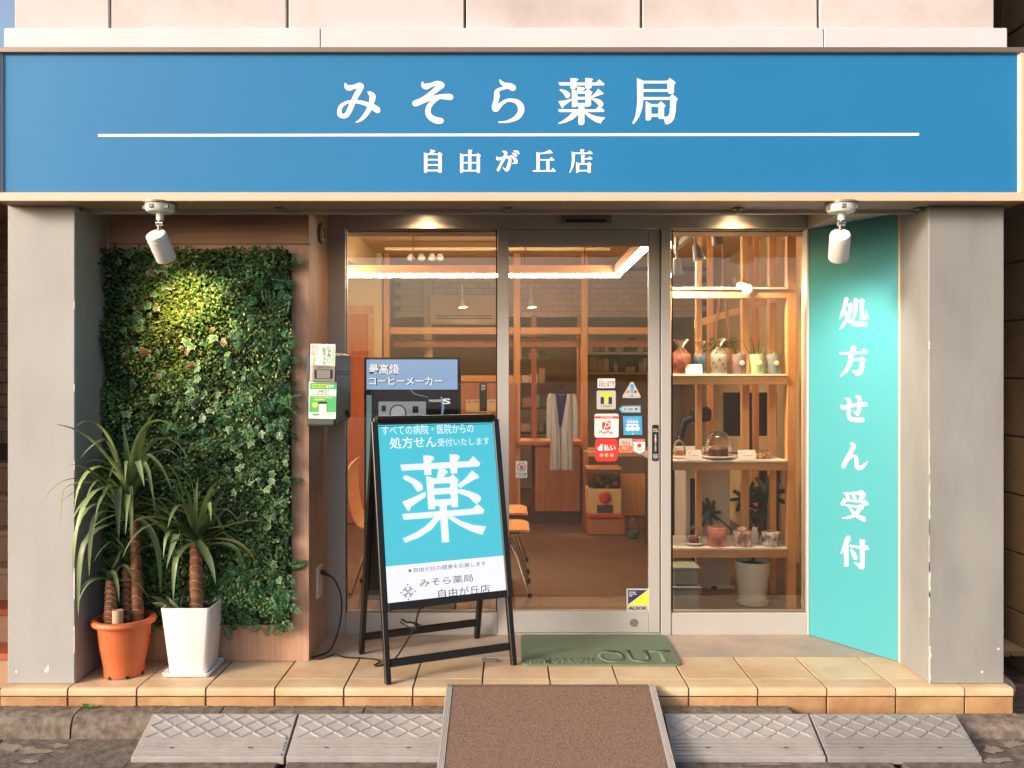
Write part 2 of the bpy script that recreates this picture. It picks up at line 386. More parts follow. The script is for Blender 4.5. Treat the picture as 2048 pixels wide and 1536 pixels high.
PG = Plane((0, -.1, -.172), (1, 0, 0), (0, .5, .026)); M['lime_stain'] = mat('lime_stain', C(146, 133, 121), .9, var=.3, vscale=40, bump=.6, bscale=90)
for cx, cy, rx, ry in ((22, 1496, 34, 10), (70, 1503, 40, 8), (118, 1492, 20, 5), (1985, 1500, 26, 8), (2025, 1488, 22, 9), (1995, 1522, 40, 6), (1540, 1530, 50, 3), (60, 1524, 30, 4)):
    flat('stain', [blob(cx, cy, rx, ry, 18, .5)], PG, .003, M['lime_stain'], gut)

vs, fs = [], []                                  # grit along the kerb and in the gutter
for k in range(1500):
    x = random.uniform(-2.3, 2.35); kk_ = random.random()
    if kk_ < .6: y, z = -.004 - abs(random.gauss(0, .012)), -.078 - (.034 if x > 1.55 else 0)
    else: y = random.uniform(-.45, -.13); z = -.172 + (y + .1) * .052
    if kk_ < .6 and 1.2 < x < 1.6: continue
    r = random.uniform(.0012, .0042); b_ = len(vs); c = Vector((x, y, z + r * .4))
    vs += [c + Vector((r * random.uniform(.6, 1.2) * a, r * random.uniform(.6, 1.2) * b, r * random.uniform(.5, 1) * d)) for a, b, d in ((1, 0, 0), (-1, 0, 0), (0, 1, 0), (0, -1, 0), (0, 0, 1), (0, 0, -1))]
    fs += [tuple(b_ + i for i in t) for t in ((0, 2, 4), (2, 1, 4), (1, 3, 4), (3, 0, 4), (2, 0, 5), (1, 2, 5), (3, 1, 5), (0, 3, 5))]
me = bpy.data.meshes.new('grit'); me.from_pydata(vs, [], fs); me.materials.append(mat('grit', C(110, 98, 86), .95, island=.5)); tag(link('grit', me), 'fine grit and dirt along the kerb', 'grit', kind='stuff')

# ================================================================ BUILDING
bld = thing('shop_building', 'pale concrete building with grey painted pillars holding the ground floor pharmacy', 'building', (0, .3, 0))
XL0, XL1, XR0, XR1 = -2.262, -1.96, 1.868, 2.207
ZS = 2.1435                                      # underside of the sign box
for nm, xa, xb, m in (('pillar', XL0, XL1, M['pillar_left']), ('pillar', XR0, XR1, M['pillar'])):
    p = box(nm, xa, xb, .05, .3595, .0005, 2.6, m, bld, bev=.004)
    edge = xb if xa < 0 else xa; sg = -1 if xa < 0 else 1
    PP = Plane((0, .0492, 0), (1, 0, 0), (0, 0, 1))
    polys = []
    if xa < 0: spots = [(1.70, .02, .005), (1.33, .015, .006), (.98, .02, .005), (.45, .07, .007), (.20, .06, .006)]
    else: spots = [(1.52, .02, .007), (1.02, .12, .007), (.80, .14, .010), (.62, .12, .006), (.47, .08, .010), (.36, .06, .007), (.08, .09, .014)]
    for z, h, w in spots:
        n = 9; side = [(edge + sg * random.uniform(.4, 1) * w, z - h + 2 * h * i / n) for i in range(n + 1)]
        polys.append([(edge + sg * .001, z - h)] + side + [(edge + sg * .001, z + h)])
    polys.append([(xb - .13, .05), (xb - .115, .062), (xb - .118, .09), (xb - .138, .06)] if xa < 0 else [(xb - .035, .155), (xb - .02, .152), (xb - .025, .166)])
    polys.append(blob((xa if xa < 0 else xb) + (.04 if xa < 0 else -.10), .055, .006, .008))
    for pl in polys: flat('paint_chip', [pl], PP, 0, M['chip'], p, px=False)
# upper facade
fx = [-2.265, -1.826, -1.02, -.213, .588, 1.392, 2.195]
for a, b in zip(fx, fx[1:]):
    for z0, z1 in ((2.72, 4.1), (4.108, 5.5)):
        box('facade_panel', a + .005, b - .005, .10, .14, z0, z1, M['facade'], bld, bev=.004)
box('facade_wall', -2.262, 2.192, .13, 6.8, 2.72, 5.498, M['joint'], bld)
bm = NB(); B(bm, -2.282, -.86, .055, .12, 2.6, 2.945); mk('coping', bm, M['coping'], bld, bev=.004)
bm = NB(); B(bm, -.857, 1.40, .055, .12, 2.6, 2.945); mk('coping', bm, M['coping'], bld, bev=.004)
bm = NB(); B(bm, 1.403, 2.225, .055, .12, 2.6, 2.945); mk('coping', bm, M['coping'], bld, bev=.004)
# entry ceiling, lintel
box('entry_ceiling', -1.96, 1.87, .17, .86, 2.252, 2.40, M['soffit'], bld)
box('side_soffit', 1.578, 1.867, .172, .858, 2.168, 2.2515, M['plaster_pale'], bld)
box('lintel', -1.96, 1.87, .86, 1.0, 2.165, 2.7, M['alu_dark'], bld)
box('ceiling_rail', -1.955, 1.865, .150, .168, 2.128, 2.26, M['alu'], bld)
# interior shell
box('shop_floor', -2.15, 2.2, .905, 7.2, -.06, -.002, M['floor_in'], bld)
box('shop_ceiling', -2.15, 2.2, 1.0, 7.2, 2.56, 2.62, M['ceil'], bld)
box('side_wall', -2.25, -2.1, .9, 7.2, 0, 2.58, M['plaster'], bld)
box('side_wall', 2.12, 2.2, .9, 7.2, 0, 2.58, M['plaster'], bld)
box('back_wall', -2.1, 2.12, 6.9, 7.0, 0, 2.58, M['plaster_grey'], bld)
box('ceiling_beam', -1.62, -1.28, 1.0, 4.25, 2.30, 2.559, M['plaster'], bld)
box('front_wall', -2.1, -1.10, .86, .95, 0, 2.62, M['plaster'], bld)
box('front_wall', 1.62, 2.12, .95, 1.0, 0, 2.62, M['plaster'], bld)
bw = box('partition_wall', -2.1, -1.235, 4.3, 4.4, 0, 2.559, M['plaster'], bld)
d = box('inner_door', -1.60, -1.36, 4.27, 4.299, .01, 1.97, M['door_wood'], bld, bev=.003)
for a in ((-1.68, -1.602, 0, 2.05), (-1.358, -1.31, 0, 2.05), (-1.68, -1.31, 1.972, 2.06)):
    box('door_frame', a[0], a[1], 4.262, 4.298, a[2], a[3] - (.09 if a[3] < 2.06 else 0), M['pine'], bld)
# made-up bulkhead: its small tiles stand in for the facade reflected in the glass
bh = box('reflection_bulkhead', -1.2, 2.1, 5.30, 5.4, 2.02, 2.559, M['joint'], bld)
tw, th_ = .136, .062; tiles = 0
bm = NB(); B(bm, -tw / 2 + .002, tw / 2 - .002, 0, .012, -th_ / 2 + .002, th_ / 2 - .002); tm = bpy.data.meshes.new('tile'); bmesh.ops.recalc_face_normals(bm, faces=bm.faces); bm.to_mesh(tm); bm.free(); tm.materials.append(M['reflected_tile'])
for r in range(8):
    for c in range(25):
        x = -1.19 + c * tw + (tw / 2 if r % 2 else 0); z = 2.05 + r * th_
        if x > 2.02: continue
        o = link('tile', tm, bh, local=True); o.location = (x, 5.287, z)

# wooden wall beside the door
ww = thing('wooden_wall', 'pale wood grain wall panel behind the green leaf wall, returning to the shopfront', 'wall', (-1.5, .4, 0))
box('panel', -1.96, -.984, .36, .40, .001, 2.02, M['wood'], ww, bev=.001)
box('panel', -1.96, -.984, .358, .40, 2.023, 2.25, M['wood_x'], ww, bev=.001)
box('return_panel', -1.02, -.9845, .401, .775, .001, 2.25, M['wood'], ww, bev=.001)
rg = NB(); lathe(rg, [(.052, 0), (.052, .012), (.044, .02), (.030, .021), (.028, .012)], 28)
o = mk('vent_ring', rg, M['alu_dark'], ww, smooth=True); bmv = o.data
o.data.transform(Matrix.Translation((-.985, .60, 2.115)) @ Matrix.Rotation(R(90), 4, 'Y'))

# neighbouring houses
nl = thing('neighbour_stair_house', 'neighbouring house with cream brick tiles and terracotta stairs beside the left pillar', 'building', (-4, 2, 0))
box('wall', -7.0, -2.36, 1.30, 1.5, -.1, 2.6, M['joint'], nl)
bm = NB(); B(bm, -.108, .108, 0, .02, -.0335, .0335); brm = bpy.data.meshes.new('brick'); bmesh.ops.recalc_face_normals(bm, faces=bm.faces); bm.to_mesh(brm); bm.free()
M['cbrick'] = mat('cream_brick', C(168, 140, 114), .6, var=.1, vscale=9, objvar=.08); brm.materials.append(M['cbrick'])
for r in range(25):
    for c in range(6):
        o = link('brick', brm, nl, local=True); o.location = (-2.47 - c * .222 + (.111 if r % 2 else 0) + 4, -.72, 1.02 + r * .0725)
        if r % 2 and c == 0: o.scale = (.5, 1, 1); o.location.x -= .05
box('side_wall', -3.3, -3.1, -.12, 1.3, -.1, 2.6, M['cbrick'], nl); box('shade_overhang', -3.3, -2.33, -.02, 1.5, 2.3, 2.6, M['cbrick'], nl)  # unseen side wall and overhang, added to shade the brick wall and stairs
M['stair_cream'] = mat('stair_riser', C(196, 152, 124), .7, var=.12, vscale=5); M['stair_terra'] = mat('stair_tread', C(192, 104, 66), .55, var=.2, vscale=6)
for k in range(6):
    y0 = .28 + k * .17; z1 = .06 + k * .165
    box('stair_riser', -4.0, -2.34, y0 + .012, 1.29, z1 - .165, z1 - .032, M['stair_cream'], nl)
    box('stair_tread', -4.02, -2.335, y0, 1.292 - .001 * k, z1 - .03, z1, M['stair_terra'] if k < 2 else M['stair_cream'], nl, bev=.003)
nr = thing('neighbour_block_wall', 'dark concrete block wall of the neighbouring house in the narrow passage', 'wall', (4, 2, 0))
M['block'] = mat('dark_block', C(112, 94, 76), .9, var=.25, vscale=6, bump=.5, bscale=40, objvar=.1)
box('wall_core', 2.62, 3.0, -.02, 7, -.2, 6.0, M['joint'], nr)
bm = NB(); B(bm, -.018, 0, -.246, .246, -.146, .146); bkm = bpy.data.meshes.new('block'); bmesh.ops.recalc_face_normals(bm, faces=bm.faces); bmesh.ops.bevel(bm, geom=list(bm.edges), offset=.004, segments=1, affect='EDGES'); bm.to_mesh(bkm); bm.free(); bkm.materials.append(M['block'])
for r in range(20):
    for c in range(14):
        o = link('block', bkm, nr, local=True); o.location = (2.62 - 4, .24 + c * .5 + (.25 if r % 2 else 0) - 2, .02 + r * .3)
box('end_wall', 2.21, 2.62, 4.5, 4.7, -.1, 5.5, M['block'], nr)
pp = NB(); tube(pp, [(2.46, .9, -.14), (2.46, .9, 3.4)], .035, 12)
tag(mk('drain_pipe', pp, mat('pipe_grey', C(120, 112, 104), .5), smooth=True), 'grey vertical drain pipe in the passage beside the right pillar', 'pipe')
pp = NB(); tube(pp, [(2.30, .22, -.085), (2.34, .5, -.085), (2.50, 1.6, -.085)], .055, 14)
tag(mk('floor_pipe', pp, mat('pipe_pale', C(176, 160, 144), .5, var=.2), smooth=True), 'thick pale pipe lying on the passage floor behind the step', 'pipe')
pm_ = mat('old_plank', C(130, 112, 96), .85, var=.3, vscale=8)
for k in range(3): tag(box('plank', 2.33 + k * .09, 2.41 + k * .09, .5, 2.2, -.028 + .002 * k, .002 + .002 * k, pm_, None, .004), 'weathered board lying over the pipe in the passage', 'board', 'weathered boards in the passage')
br = NB(); tube(br, [(2.209, .2, 2.10), (2.225, .19, 2.09), (2.245, .19, 2.03), (2.25, .19, 1.99)], .007, 8)
tag(mk('wall_hook', br, M['white_plastic'], smooth=True), 'small white hook on the outer side of the right pillar top', 'hook')

# ================================================================ SIGN BOX
sg = thing('shop_sign', 'long blue fascia sign with white lettering in a beige frame above the shopfront', 'sign', (0, .05, ZS))
SX0, SX1, SZ0, SZ1 = -2.262, 2.262, ZS, 2.812
PS = Plane((0, -.046, 0), (1, 0, 0), (0, 0, 1))
box('sign_box', SX0 + .004, SX1 - .004, -.043, .148, SZ0 + .002, SZ1 - .012, M['soffit'], sg)
f0 = W(1024, 386, -.046).z; f1 = W(1024, 107, -.046).z
box('sign_face', -2.2275, 2.2135, -.046, -.0432, f0 - .004, f1 + .004, M['blue'], sg)
for nm, a in (('frame_bar', (SX0, SX1, -.06, -.0435, SZ0, f0)), ('frame_bar', (SX0, SX1, -.06, -.0435, f1, SZ1 - .022)), ('frame_bar', (SX0, -2.2295, -.0602, -.0433, f0 + .0005, f1 - .0005)), ('frame_bar', (2.2155, SX1, -.0602, -.0433, f0 + .0005, f1 - .0005))):
    box(nm, *a, M['frame_beige'], sg, bev=.0015)
box('frame_cap', SX0 - .003, SX1 + .003, -.064, .15, SZ1 - .0215, SZ1, M['frame_top'], sg, bev=.001)
box('white_edge', 2.2090, 2.2150, -.049, -.0462, f0, f1, M['white'], sg)
box('white_edge', -2.2290, -2.2250, -.049, -.0462, f0, f1, M['white'], sg)
for u in (160, 560, 1015, 1475, 1840):
    x = W(u, 410, .10).x
    bm = NB(); B(bm, x - .022, x + .022, .085, .125, SZ0 - .008, SZ0 + .001); B(bm, x - .006, x + .012, .09, .11, SZ0 - .016, SZ0 - .007)
    mk('clip', bm, M['alu_dark'], sg, bev=.002)

G = {}                                           # hand drawn letter outlines, in their own 154-unit boxes
G['mi'] = [brush(q) for q in ([(36, 24, 2.5), (39, 32, 6), (46, 36, 8), (60, 33, 6), (75, 29, 7.5), (80, 32, 8)], [(79, 31, 8.5), (74, 44, 8), (66, 58, 7.5), (57, 77, 7.5), (49, 95, 7.5), (41, 110, 7), (31, 115, 6.5), (21, 111, 6.5), (19.5, 100, 6), (24, 87, 5.5), (35, 79, 4.5)],
    [(34, 79, 4.5), (48, 74.5, 4.2), (70, 75, 4.8), (92, 80, 6), (110, 88, 8), (123, 96, 9), (126, 99, 8)], [(100, 48, 2.5), (106, 52, 6), (112, 60, 8.5), (110, 72, 7.5), (106, 85, 7.5), (100, 100, 7), (90, 114, 6), (78, 126, 4), (66, 132, 1.5)])]
G['so'] = [brush(q) for q in ([(42, 21, 2.5), (44, 29, 6), (52, 32, 8.5), (66, 28, 6), (82, 23, 6.5), (93, 27, 9)], [(96, 29, 8), (86, 36, 8), (70, 49, 7), (52, 62, 6), (36, 72, 7), (23, 79, 9)],
    [(22, 79.5, 9), (40, 73, 8), (60, 67, 6), (90, 61, 6.5), (112, 61, 8.5), (120, 62, 8.5)], [(88, 65, 3), (72, 75, 5.5), (61, 87, 7), (57, 102, 7.3), (61, 114, 8), (70, 122, 8.5), (82, 127, 9), (93, 128, 8.5)])]
G['ra'] = [brush(q) for q in ([(49, 15, 2.5), (54, 22, 4.5), (64, 28, 6.5), (76, 31, 8.5), (85, 36, 9)], [(80, 34, 3), (62, 36.5, 3.8), (48, 40, 4.5), (40, 47, 6.5), (40, 58, 8), (38, 72, 7), (34, 88, 8), (36, 94, 9.5)],
    [(39, 96, 7), (46, 88, 6), (56, 78, 5), (70, 71, 4.5), (84, 71, 5), (98, 76, 7), (107, 89, 9), (107, 103, 8.5), (98, 117, 7.5), (82, 126, 5), (64, 131, 3), (46, 132, 2)])]
sm = lambda p: crom(p, 4, True)
G['yaku'] = [[(12, 23.5), (118, 24), (126, 15), (141, 28), (139, 32), (16, 32)], [(46, 11), (67, 13), (68.5, 16), (63, 19.5), (63, 39), (58, 41.5), (48, 41.5), (46, 39)], [(87.5, 11), (107, 13), (109, 16), (105, 19.5), (105, 38), (101, 41), (90, 41), (87.5, 38)],
    sm([(15, 43), (30, 45), (42, 52), (45, 60), (40, 67), (33, 66), (27, 56)]), [(12, 76), (30, 74), (49, 69), (49, 74), (28, 89), (26, 94), (22, 95)], [(104, 63), (116, 52), (123, 41), (139, 54), (137, 57), (131, 58), (105, 67)],
    sm([(104, 68), (118, 69), (132, 74), (138, 84), (134, 91), (127, 90), (117, 80)]), [(65.5, 35), (88, 39), (84, 44), (77, 48), (65, 48)], [(49.5, 42), (65.5, 47.5), (65.5, 90), (58, 93), (50, 92.5)],
    [(87, 48), (94, 42), (108, 51), (104, 57), (103.5, 88), (98, 91), (88, 92)], rect(64, 47.5, 89, 55.5), rect(64, 64, 89, 72), rect(64, 81, 89, 90), [(11, 98.5), (116, 99), (126, 89), (141, 102), (139, 106.5), (14.5, 107)],
    [(68, 89), (85, 89), (85, 138), (80, 143), (71, 143), (68, 140)], [(52, 106), (70, 106), (68, 114), (50, 129), (30, 137), (13, 140), (11, 138), (25, 130), (40, 119)], [(85, 106), (91, 107), (105, 114), (120, 119), (142, 121.5), (142, 124), (133, 133), (131, 139), (115, 134), (97, 122), (86, 111)]]
G['kyoku'] = [[(22, 11), (40, 19), (40, 70), (37, 95), (29, 118), (19, 133), (12, 140), (9, 138), (18, 117), (22, 90), (23, 70)], rect(38, 19, 108, 26.5), [(106, 20), (114, 11), (131, 24), (126, 30), (125.5, 52), (120, 55.5), (111, 55), (108.5, 50)],
    rect(38, 42.5, 110, 50), rect(38, 64.5, 116, 72.5), [(113, 64.5), (121, 56), (137, 70), (132, 77), (130, 105), (126, 125), (118, 136), (107, 141), (101, 140), (99, 130), (95, 124), (96, 119), (108, 119), (113, 110), (114.5, 90), (114.5, 72)],
    [(46.5, 76), (62, 84), (62.5, 126), (57, 130), (49, 130), (46.5, 127)], [(82, 84), (89, 76), (103, 89), (98, 94), (98, 122), (93, 125), (85, 126), (82, 122)], rect(61, 84, 84, 92), rect(61, 111.5, 84, 120)]
G['ji'] = [[(9, 11), (17, 14), (17, 55), (13, 58), (9.3, 57)], [(41, 14), (44, 10), (51.5, 15.5), (49.5, 18.5), (49.8, 56), (46, 58), (42, 57.5)], rect(16, 13.8, 43, 17), rect(16, 26, 43, 29.5), rect(16, 38, 43, 41.5), rect(16, 50.5, 43, 54.5), [(24.5, 4.5), (35.5, 7.5), (34, 9.5), (27.5, 14), (21.5, 14)]]
G['yuu'] = [[(91, 13), (99, 16.3), (98.5, 55), (95, 58.5), (91.3, 57.5)], [(129, 15.5), (131.8, 12.3), (138.7, 18), (136.5, 21), (136.5, 57), (133, 58.5), (129.7, 57.5), (129, 50)], [(109.5, 4.7), (118.7, 5.5), (119.2, 7.5), (117, 10), (117, 53), (110, 53)], rect(98, 16, 130, 19.3), rect(98, 33, 130, 36.5), rect(98, 51, 130, 54.7)]
G['ga'] = [brush(q) for q in ([(188, 9, 1.2), (194, 11, 3.5), (195, 16, 3.5), (190, 27, 3.3), (183, 40, 3), (178, 51, 3.5)], [(175, 21, 1), (177, 26, 3.5), (186, 24.5, 3), (197, 22, 3), (204, 24.5, 3.5), (203.5, 36, 4), (200, 47, 4), (197, 52, 3), (189, 46, 1)],
    [(205.5, 18.5, 1), (212, 22, 3), (218, 30, 4), (219, 34.5, 3)], [(219, 34, 3), (210, 36.5, .8)], [(209.5, 12.5, .8), (216, 16, 3), (219.5, 19, 2)], [(213, 8, .8), (221, 10, 3), (224.5, 14, 2)])]
sh = lambda p, d: [(x + d, y) for x, y in p]
G['oka'] = [sh(p, 199) for p in ([(66, 10), (73.5, 12.5), (73.5, 53), (66, 53)], [(72, 12.5), (84, 11), (96, 4.7), (104, 12), (102, 12.8), (72, 15.5)], [(72, 26.5), (95, 26.5), (100, 21.5), (107.5, 28.5), (106, 29.8), (72, 29.8)], rect(88.5, 28, 95.5, 53), [(57, 52), (99, 52), (103.5, 46.5), (110.5, 53.5), (109.5, 55), (58.5, 55.3)])]
G['ten'] = [sh(p, 199) for p in ([(146, 9), (154, 11.5), (153, 32), (149, 47), (143, 57), (141, 57.5), (141.5, 55), (145, 43), (146.7, 28)], [(153, 11.5), (182, 11.5), (187, 6.5), (194, 13), (193, 14.8), (153, 14.8)], [(166, 4), (174.5, 4.5), (175, 6.5), (173, 9), (173, 13), (166, 13)], [(167.5, 16), (177, 16.8), (177, 18.5), (175, 20.5), (175, 37), (168, 37)],
    [(174, 24), (183, 24), (187, 19.5), (194, 26), (192.5, 27.3), (174, 27.3)], [(156, 33), (163.5, 36), (163.5, 54), (160, 58), (156.3, 58)], [(182, 36), (185.5, 32.5), (192, 38), (189.8, 40.5), (189.8, 57), (186, 58), (182.5, 57.5)], rect(162, 36, 183, 39.5), rect(162, 51, 183, 54.8))]
def glyph(key, ox, oy, k, P, off, m, parent, name='letter'):
    return flat(name, [[(ox + x * k, oy + y * k) for x, y in p] for p in G[key]], P, off, m, parent, step=.0001)
for key, ox, oy in (('mi', 665, 150), ('so', 815, 150), ('ra', 965, 150), ('yaku', 1108, 148), ('kyoku', 1258, 148)):
    glyph(key, ox, oy, 110 / 153.6, PS, .0006, M['white'], sg)
for key in ('ji', 'yuu', 'ga', 'oka', 'ten'): glyph(key, 840, 295, 180 / 204.8, PS, .0006, M['white'], sg)
flat('underline', [[(196, 268), (1838, 266), (1838, 271.5), (196, 273.5)]], PS, .0006, M['white'], sg)

# angled turquoise panel
TA, TB = Vector((1.583, .785, 0)), Vector((1.874, .335, 0))
tp = thing('prescription_panel', 'tall turquoise panel with white vertical lettering set at an angle beside the right pillar', 'sign', (1.73, .56, 0))
PT = Plane(TA, TB - TA, (0, 0, 1)); TL = (TB - TA).length
def onT(name, x0, x1, z0, z1, d0, d1, m, bev=0):
    bm = NB(); loft(bm, [[PT.at(x, z, d0) for x, z in rect(x0, z0, x1, z1)], [PT.at(x, z, d1) for x, z in rect(x0, z0, x1, z1)]]); return mk(name, bm, m, tp, bev)
onT('panel', 0, TL - .005, .003, 2.25, -.03, 0, M['teal'])
onT('edge_trim', TL - .010, TL + .004, .001, 2.25, -.032, .008, M['frame_beige'], .001)
onT('edge_trim', -.004, .008, .001, 2.25, -.032, .006, M['alu'], .001)
K8 = 80 / 153.6
G['sho'] = [brush([(44, 16, 8), (40, 30, 7), (35, 50, 6), (27, 72, 5), (18, 91, 1.5)]), [(44, 35), (56, 34), (62, 27), (73, 39), (67, 46), (67, 43), (44, 42.5)], brush([(60, 40, 7.5), (59, 58, 7.5), (53, 76, 7), (45, 95, 6.5), (33, 114, 5), (18, 131, 1.5)]), brush([(37, 60, 4), (44, 78, 5.5), (54, 95, 7), (68, 107, 8), (88, 112, 9), (123, 112, 8)], 5, True),
    brush([(80, 18, 7), (81, 40, 7), (79, 62, 6), (74, 80, 5), (68, 98, 3)]), [(86, 20.5), (97, 20), (103, 13), (116, 23), (112, 29), (86, 28)], [(96, 22), (111, 25), (111, 80), (117, 75), (119, 60), (122, 59), (124, 72), (129, 83), (128, 90), (120, 95), (104, 96), (97, 92)]]
G['hou'] = [[(62, 13), (80, 14), (83, 18), (80, 22), (79, 38), (62, 38)], [(18, 38), (62, 37), (103, 34), (111, 23), (127, 37), (125, 42), (20, 46)], brush([(62, 40, 9), (61, 60, 8.5), (57, 80, 8), (48, 100, 7), (36, 115, 5), (21, 129, 1.5)]), rect(68, 62.3, 98, 70),
    [(95, 62), (103, 53), (119, 66), (114, 74), (112, 95), (107, 115), (100, 124), (90, 128), (81, 128), (77, 118), (66, 111), (67, 107.5), (88, 107), (93, 102), (96, 90), (97, 70)]]
G['se'] = [brush(q) for q in ([(22, 48, 2), (27, 54, 6), (34, 58, 7.5), (48, 55, 6.5), (70, 50, 6), (95, 46, 7), (117, 45.5, 8)], [(41, 24, 2), (50, 26, 5.5), (55, 33, 7.5), (54, 50, 7), (53, 75, 6.5), (54, 92, 7), (62, 103, 7.5), (80, 105, 8), (105, 105, 8.5)], [(80, 15, 2), (88, 17, 6), (95, 25, 7.5), (93, 45, 7), (93, 65, 7), (90, 76, 7), (86, 82, 6)], [(86, 83, 6), (79, 77, 3.5), (71, 72, 1)])]
G['n'] = [brush(q) for q in ([(59, 22, 2), (67, 25, 6), (72, 33, 8.5), (66, 45, 8), (55, 66, 7.5), (44, 85, 7.5), (33, 110, 8)], [(50, 86, 5), (62, 74, 4), (74, 71, 4.5), (82, 80, 7), (82, 98, 7), (84, 110, 7.5), (92, 117, 8), (106, 112, 6.5), (117, 101, 4), (125, 91, .8)])]
G['uke'] = [[(30, 20), (60, 18.5), (85, 15.5), (104, 11.5), (119, 25), (117, 30), (75, 27.5), (36, 24)], brush([(43, 25, 3), (49, 36, 6), (53, 46, 5)]), brush([(67, 27, 3.5), (74, 37, 6), (77, 47, 5)]), [(98, 28), (106, 29), (116, 33), (112, 39), (100, 50), (90, 49), (94, 40)], [(34, 41), (38, 42), (41, 50), (40, 60), (34, 69), (26, 69), (22, 61)],
    [(38, 45), (60, 47), (106, 52), (115, 46), (129, 60), (129, 66), (110, 72), (104, 69), (107, 60), (60, 54), (39, 52)], [(40, 65), (60, 67), (90, 70), (97, 64), (111, 77), (107, 85), (90, 77), (60, 74), (44, 72)], brush([(98, 76, 7), (88, 92, 7), (74, 107, 6), (55, 114, 4.5), (29, 118, 1.5)]), brush([(57, 75, 3.5), (64, 88, 4.5), (75, 101, 6), (92, 112, 7), (112, 121, 8.5), (118, 122, 8.5)], 5, True)]
G['tsuke'] = [brush([(51, 22, 10), (44, 38, 8.5), (36, 55, 6), (24, 80, 2)]), [(35, 52), (51, 50), (51.5, 128), (48, 130.5), (39, 130.5), (36, 128)], [(56, 47), (97, 53), (116, 55), (117, 50), (124, 49), (132, 65), (131, 67), (115, 65), (97, 62), (58, 55)],
    [(96.5, 25), (116, 29), (117, 32), (114, 36), (113.5, 132), (108, 140), (96, 140.5), (91, 136), (90, 130), (74, 118), (76, 115.5), (97, 119)], sm([(60, 63), (70, 69), (82, 83), (86, 95), (84, 103), (74, 104), (68, 90)])]
for key, oy in (('sho', 590), ('hou', 685), ('se', 785), ('n', 875), ('uke', 975), ('tsuke', 1065)): glyph(key, 1670, oy, K8, PT, .0006, M['white'], tp)

# ================================================================ SHOPFRONT
YF = .78
def fb(name, u0, u1, v0, v1, parent, y0=YF, y1=.855, m=None, bev=.002):
    a = W(u0, v1, y0); b = W(u1, v0, y0); return box(name, a.x, b.x, y0, y1, max(a.z, -.0005), b.z, m or M['alu'], parent, bev)
sf = thing('shopfront_frame', 'grey aluminium shopfront frame with two tall fixed glass panes beside the sliding door', 'shopfront', (0, .8, 0))
fb('post', 651, 690.5, 427, 1273, sf)
fb('mullion', 995, 1018, 457.5, 1273, sf, y0=.775)
fb('post', 1322.5, 1342, 457.5, 1273, sf, y0=.776)
fb('post', 1614.5, 1620, 427, 1273, sf)
fb('header', 691, 1614, 426, 457, sf, y0=.7785)
fb('bottom_rail', 691, 994.5, 1226, 1273, sf, y0=.782)
fb('bottom_rail', 1342.5, 1614, 1226, 1273, sf, y0=.782)
fb('threshold', 1018.5, 1322, 1267, 1274, sf, y0=.786)
for u0, u1, v0, v1 in ((691, 994.5, 457.5, 1225.5), (1342.5, 1614, 457.5, 1225.5)):
    a = W(u0, v1, .812); b = W(u1, v0, .812)
    p = box('window_pane', a.x, b.x, .812, .818, a.z, b.z, M['glass'], sf)
    t = .007
    for q in ((a.x, a.x + t, a.z, b.z), (b.x - t, b.x, a.z, b.z), (a.x + t, b.x - t, a.z, a.z + t), (a.x + t, b.x - t, b.z - t, b.z)):
        box('gasket', q[0], q[1], .805, .8118, q[2], q[3], M['gasket'], p)
sensor = thing('door_sensor', 'grey sensor bar with dark lens over the sliding door', 'sensor', W(1172, 440, .77))
fb('housing', 1122, 1223, 431, 447, sensor, y0=.752, y1=.778, m=M['alu_dark'], bev=.003)
fb('lens', 1132, 1213, 438.5, 444, sensor, y0=.748, y1=.7515, m=M['blackplastic'], bev=0)

YD = .800
sd = thing('sliding_door', 'glass sliding door in grey frame covered with payment stickers', 'door', (.45, .8, 0))
fb('stile', 1297.5, 1319.5, 459, 1265.5, sd, y0=YD - .012, y1=YD + .028)
fb('top_rail', 1014, 1297, 459, 492, sd, y0=YD - .010, y1=YD + .026)
fb('bottom_rail', 1014, 1297, 1222, 1265.5, sd, y0=YD - .010, y1=YD + .026)
fb('gap_seal', 1319.8, 1322.3, 459, 1266, sd, y0=YD - .002, y1=YD + .02, m=M['gasket'], bev=0)
a = W(1000, 1224, YD); b = W(1298.5, 490, YD)
box('glass_pane', a.x, b.x, YD, YD + .007, a.z, b.z, M['glass'], sd)
lk = NB(); cyl_dir(lk, W(1267, 1245, YD - .010), (0, -1, 0), [(.0215, 0), (.0215, .003), (.019, .006), (.011, .006), (.010, .003), (.004, .003)], 24)
mk('lock', lk, M['alu_dark'], sd, smooth=True)
PD = Plane((0, YD, 0), (1, 0, 0), (0, 0, 1))
PS2 = Plane((0, YD - .012, 0), (1, 0, 0), (0, 0, 1))
def sticker(poly, m, label, P=PD):
    o = slab('sticker', poly, P, .0006, .0005, m, sd); o['label'] = label; return o
T = lambda s, body, u0, v0, u1, v1, m, bold=.0, P=PD, **k: txt(body, P, (u0, v1), (u1, v0), .0016, m, s, bold=bold, **k)
Fl = lambda s, polys, m, P=PD, off=.0013, name='print': flat(name, polys, P, off, m, s)
s = sticker(rrect(1195, 757, 1230, 776, 2), M['sticker'], 'small white opening hours sticker')
T(s, '内 呼 小  皮 整 循\n耳 眼 外  歯 リ 神\n胃 科 泌  婦 ア 放', 1197.5, 762, 1228.5, 773.5, M['dark_text'], .01); T(s, '取扱科目', 1197, 758.5, 1207, 760.8, M['print_grey'])
s = sticker(rrect(1193.5, 781, 1231.5, 818.5, 3), M['sticker_grey'], 'silver sticker with yellow and navy T')
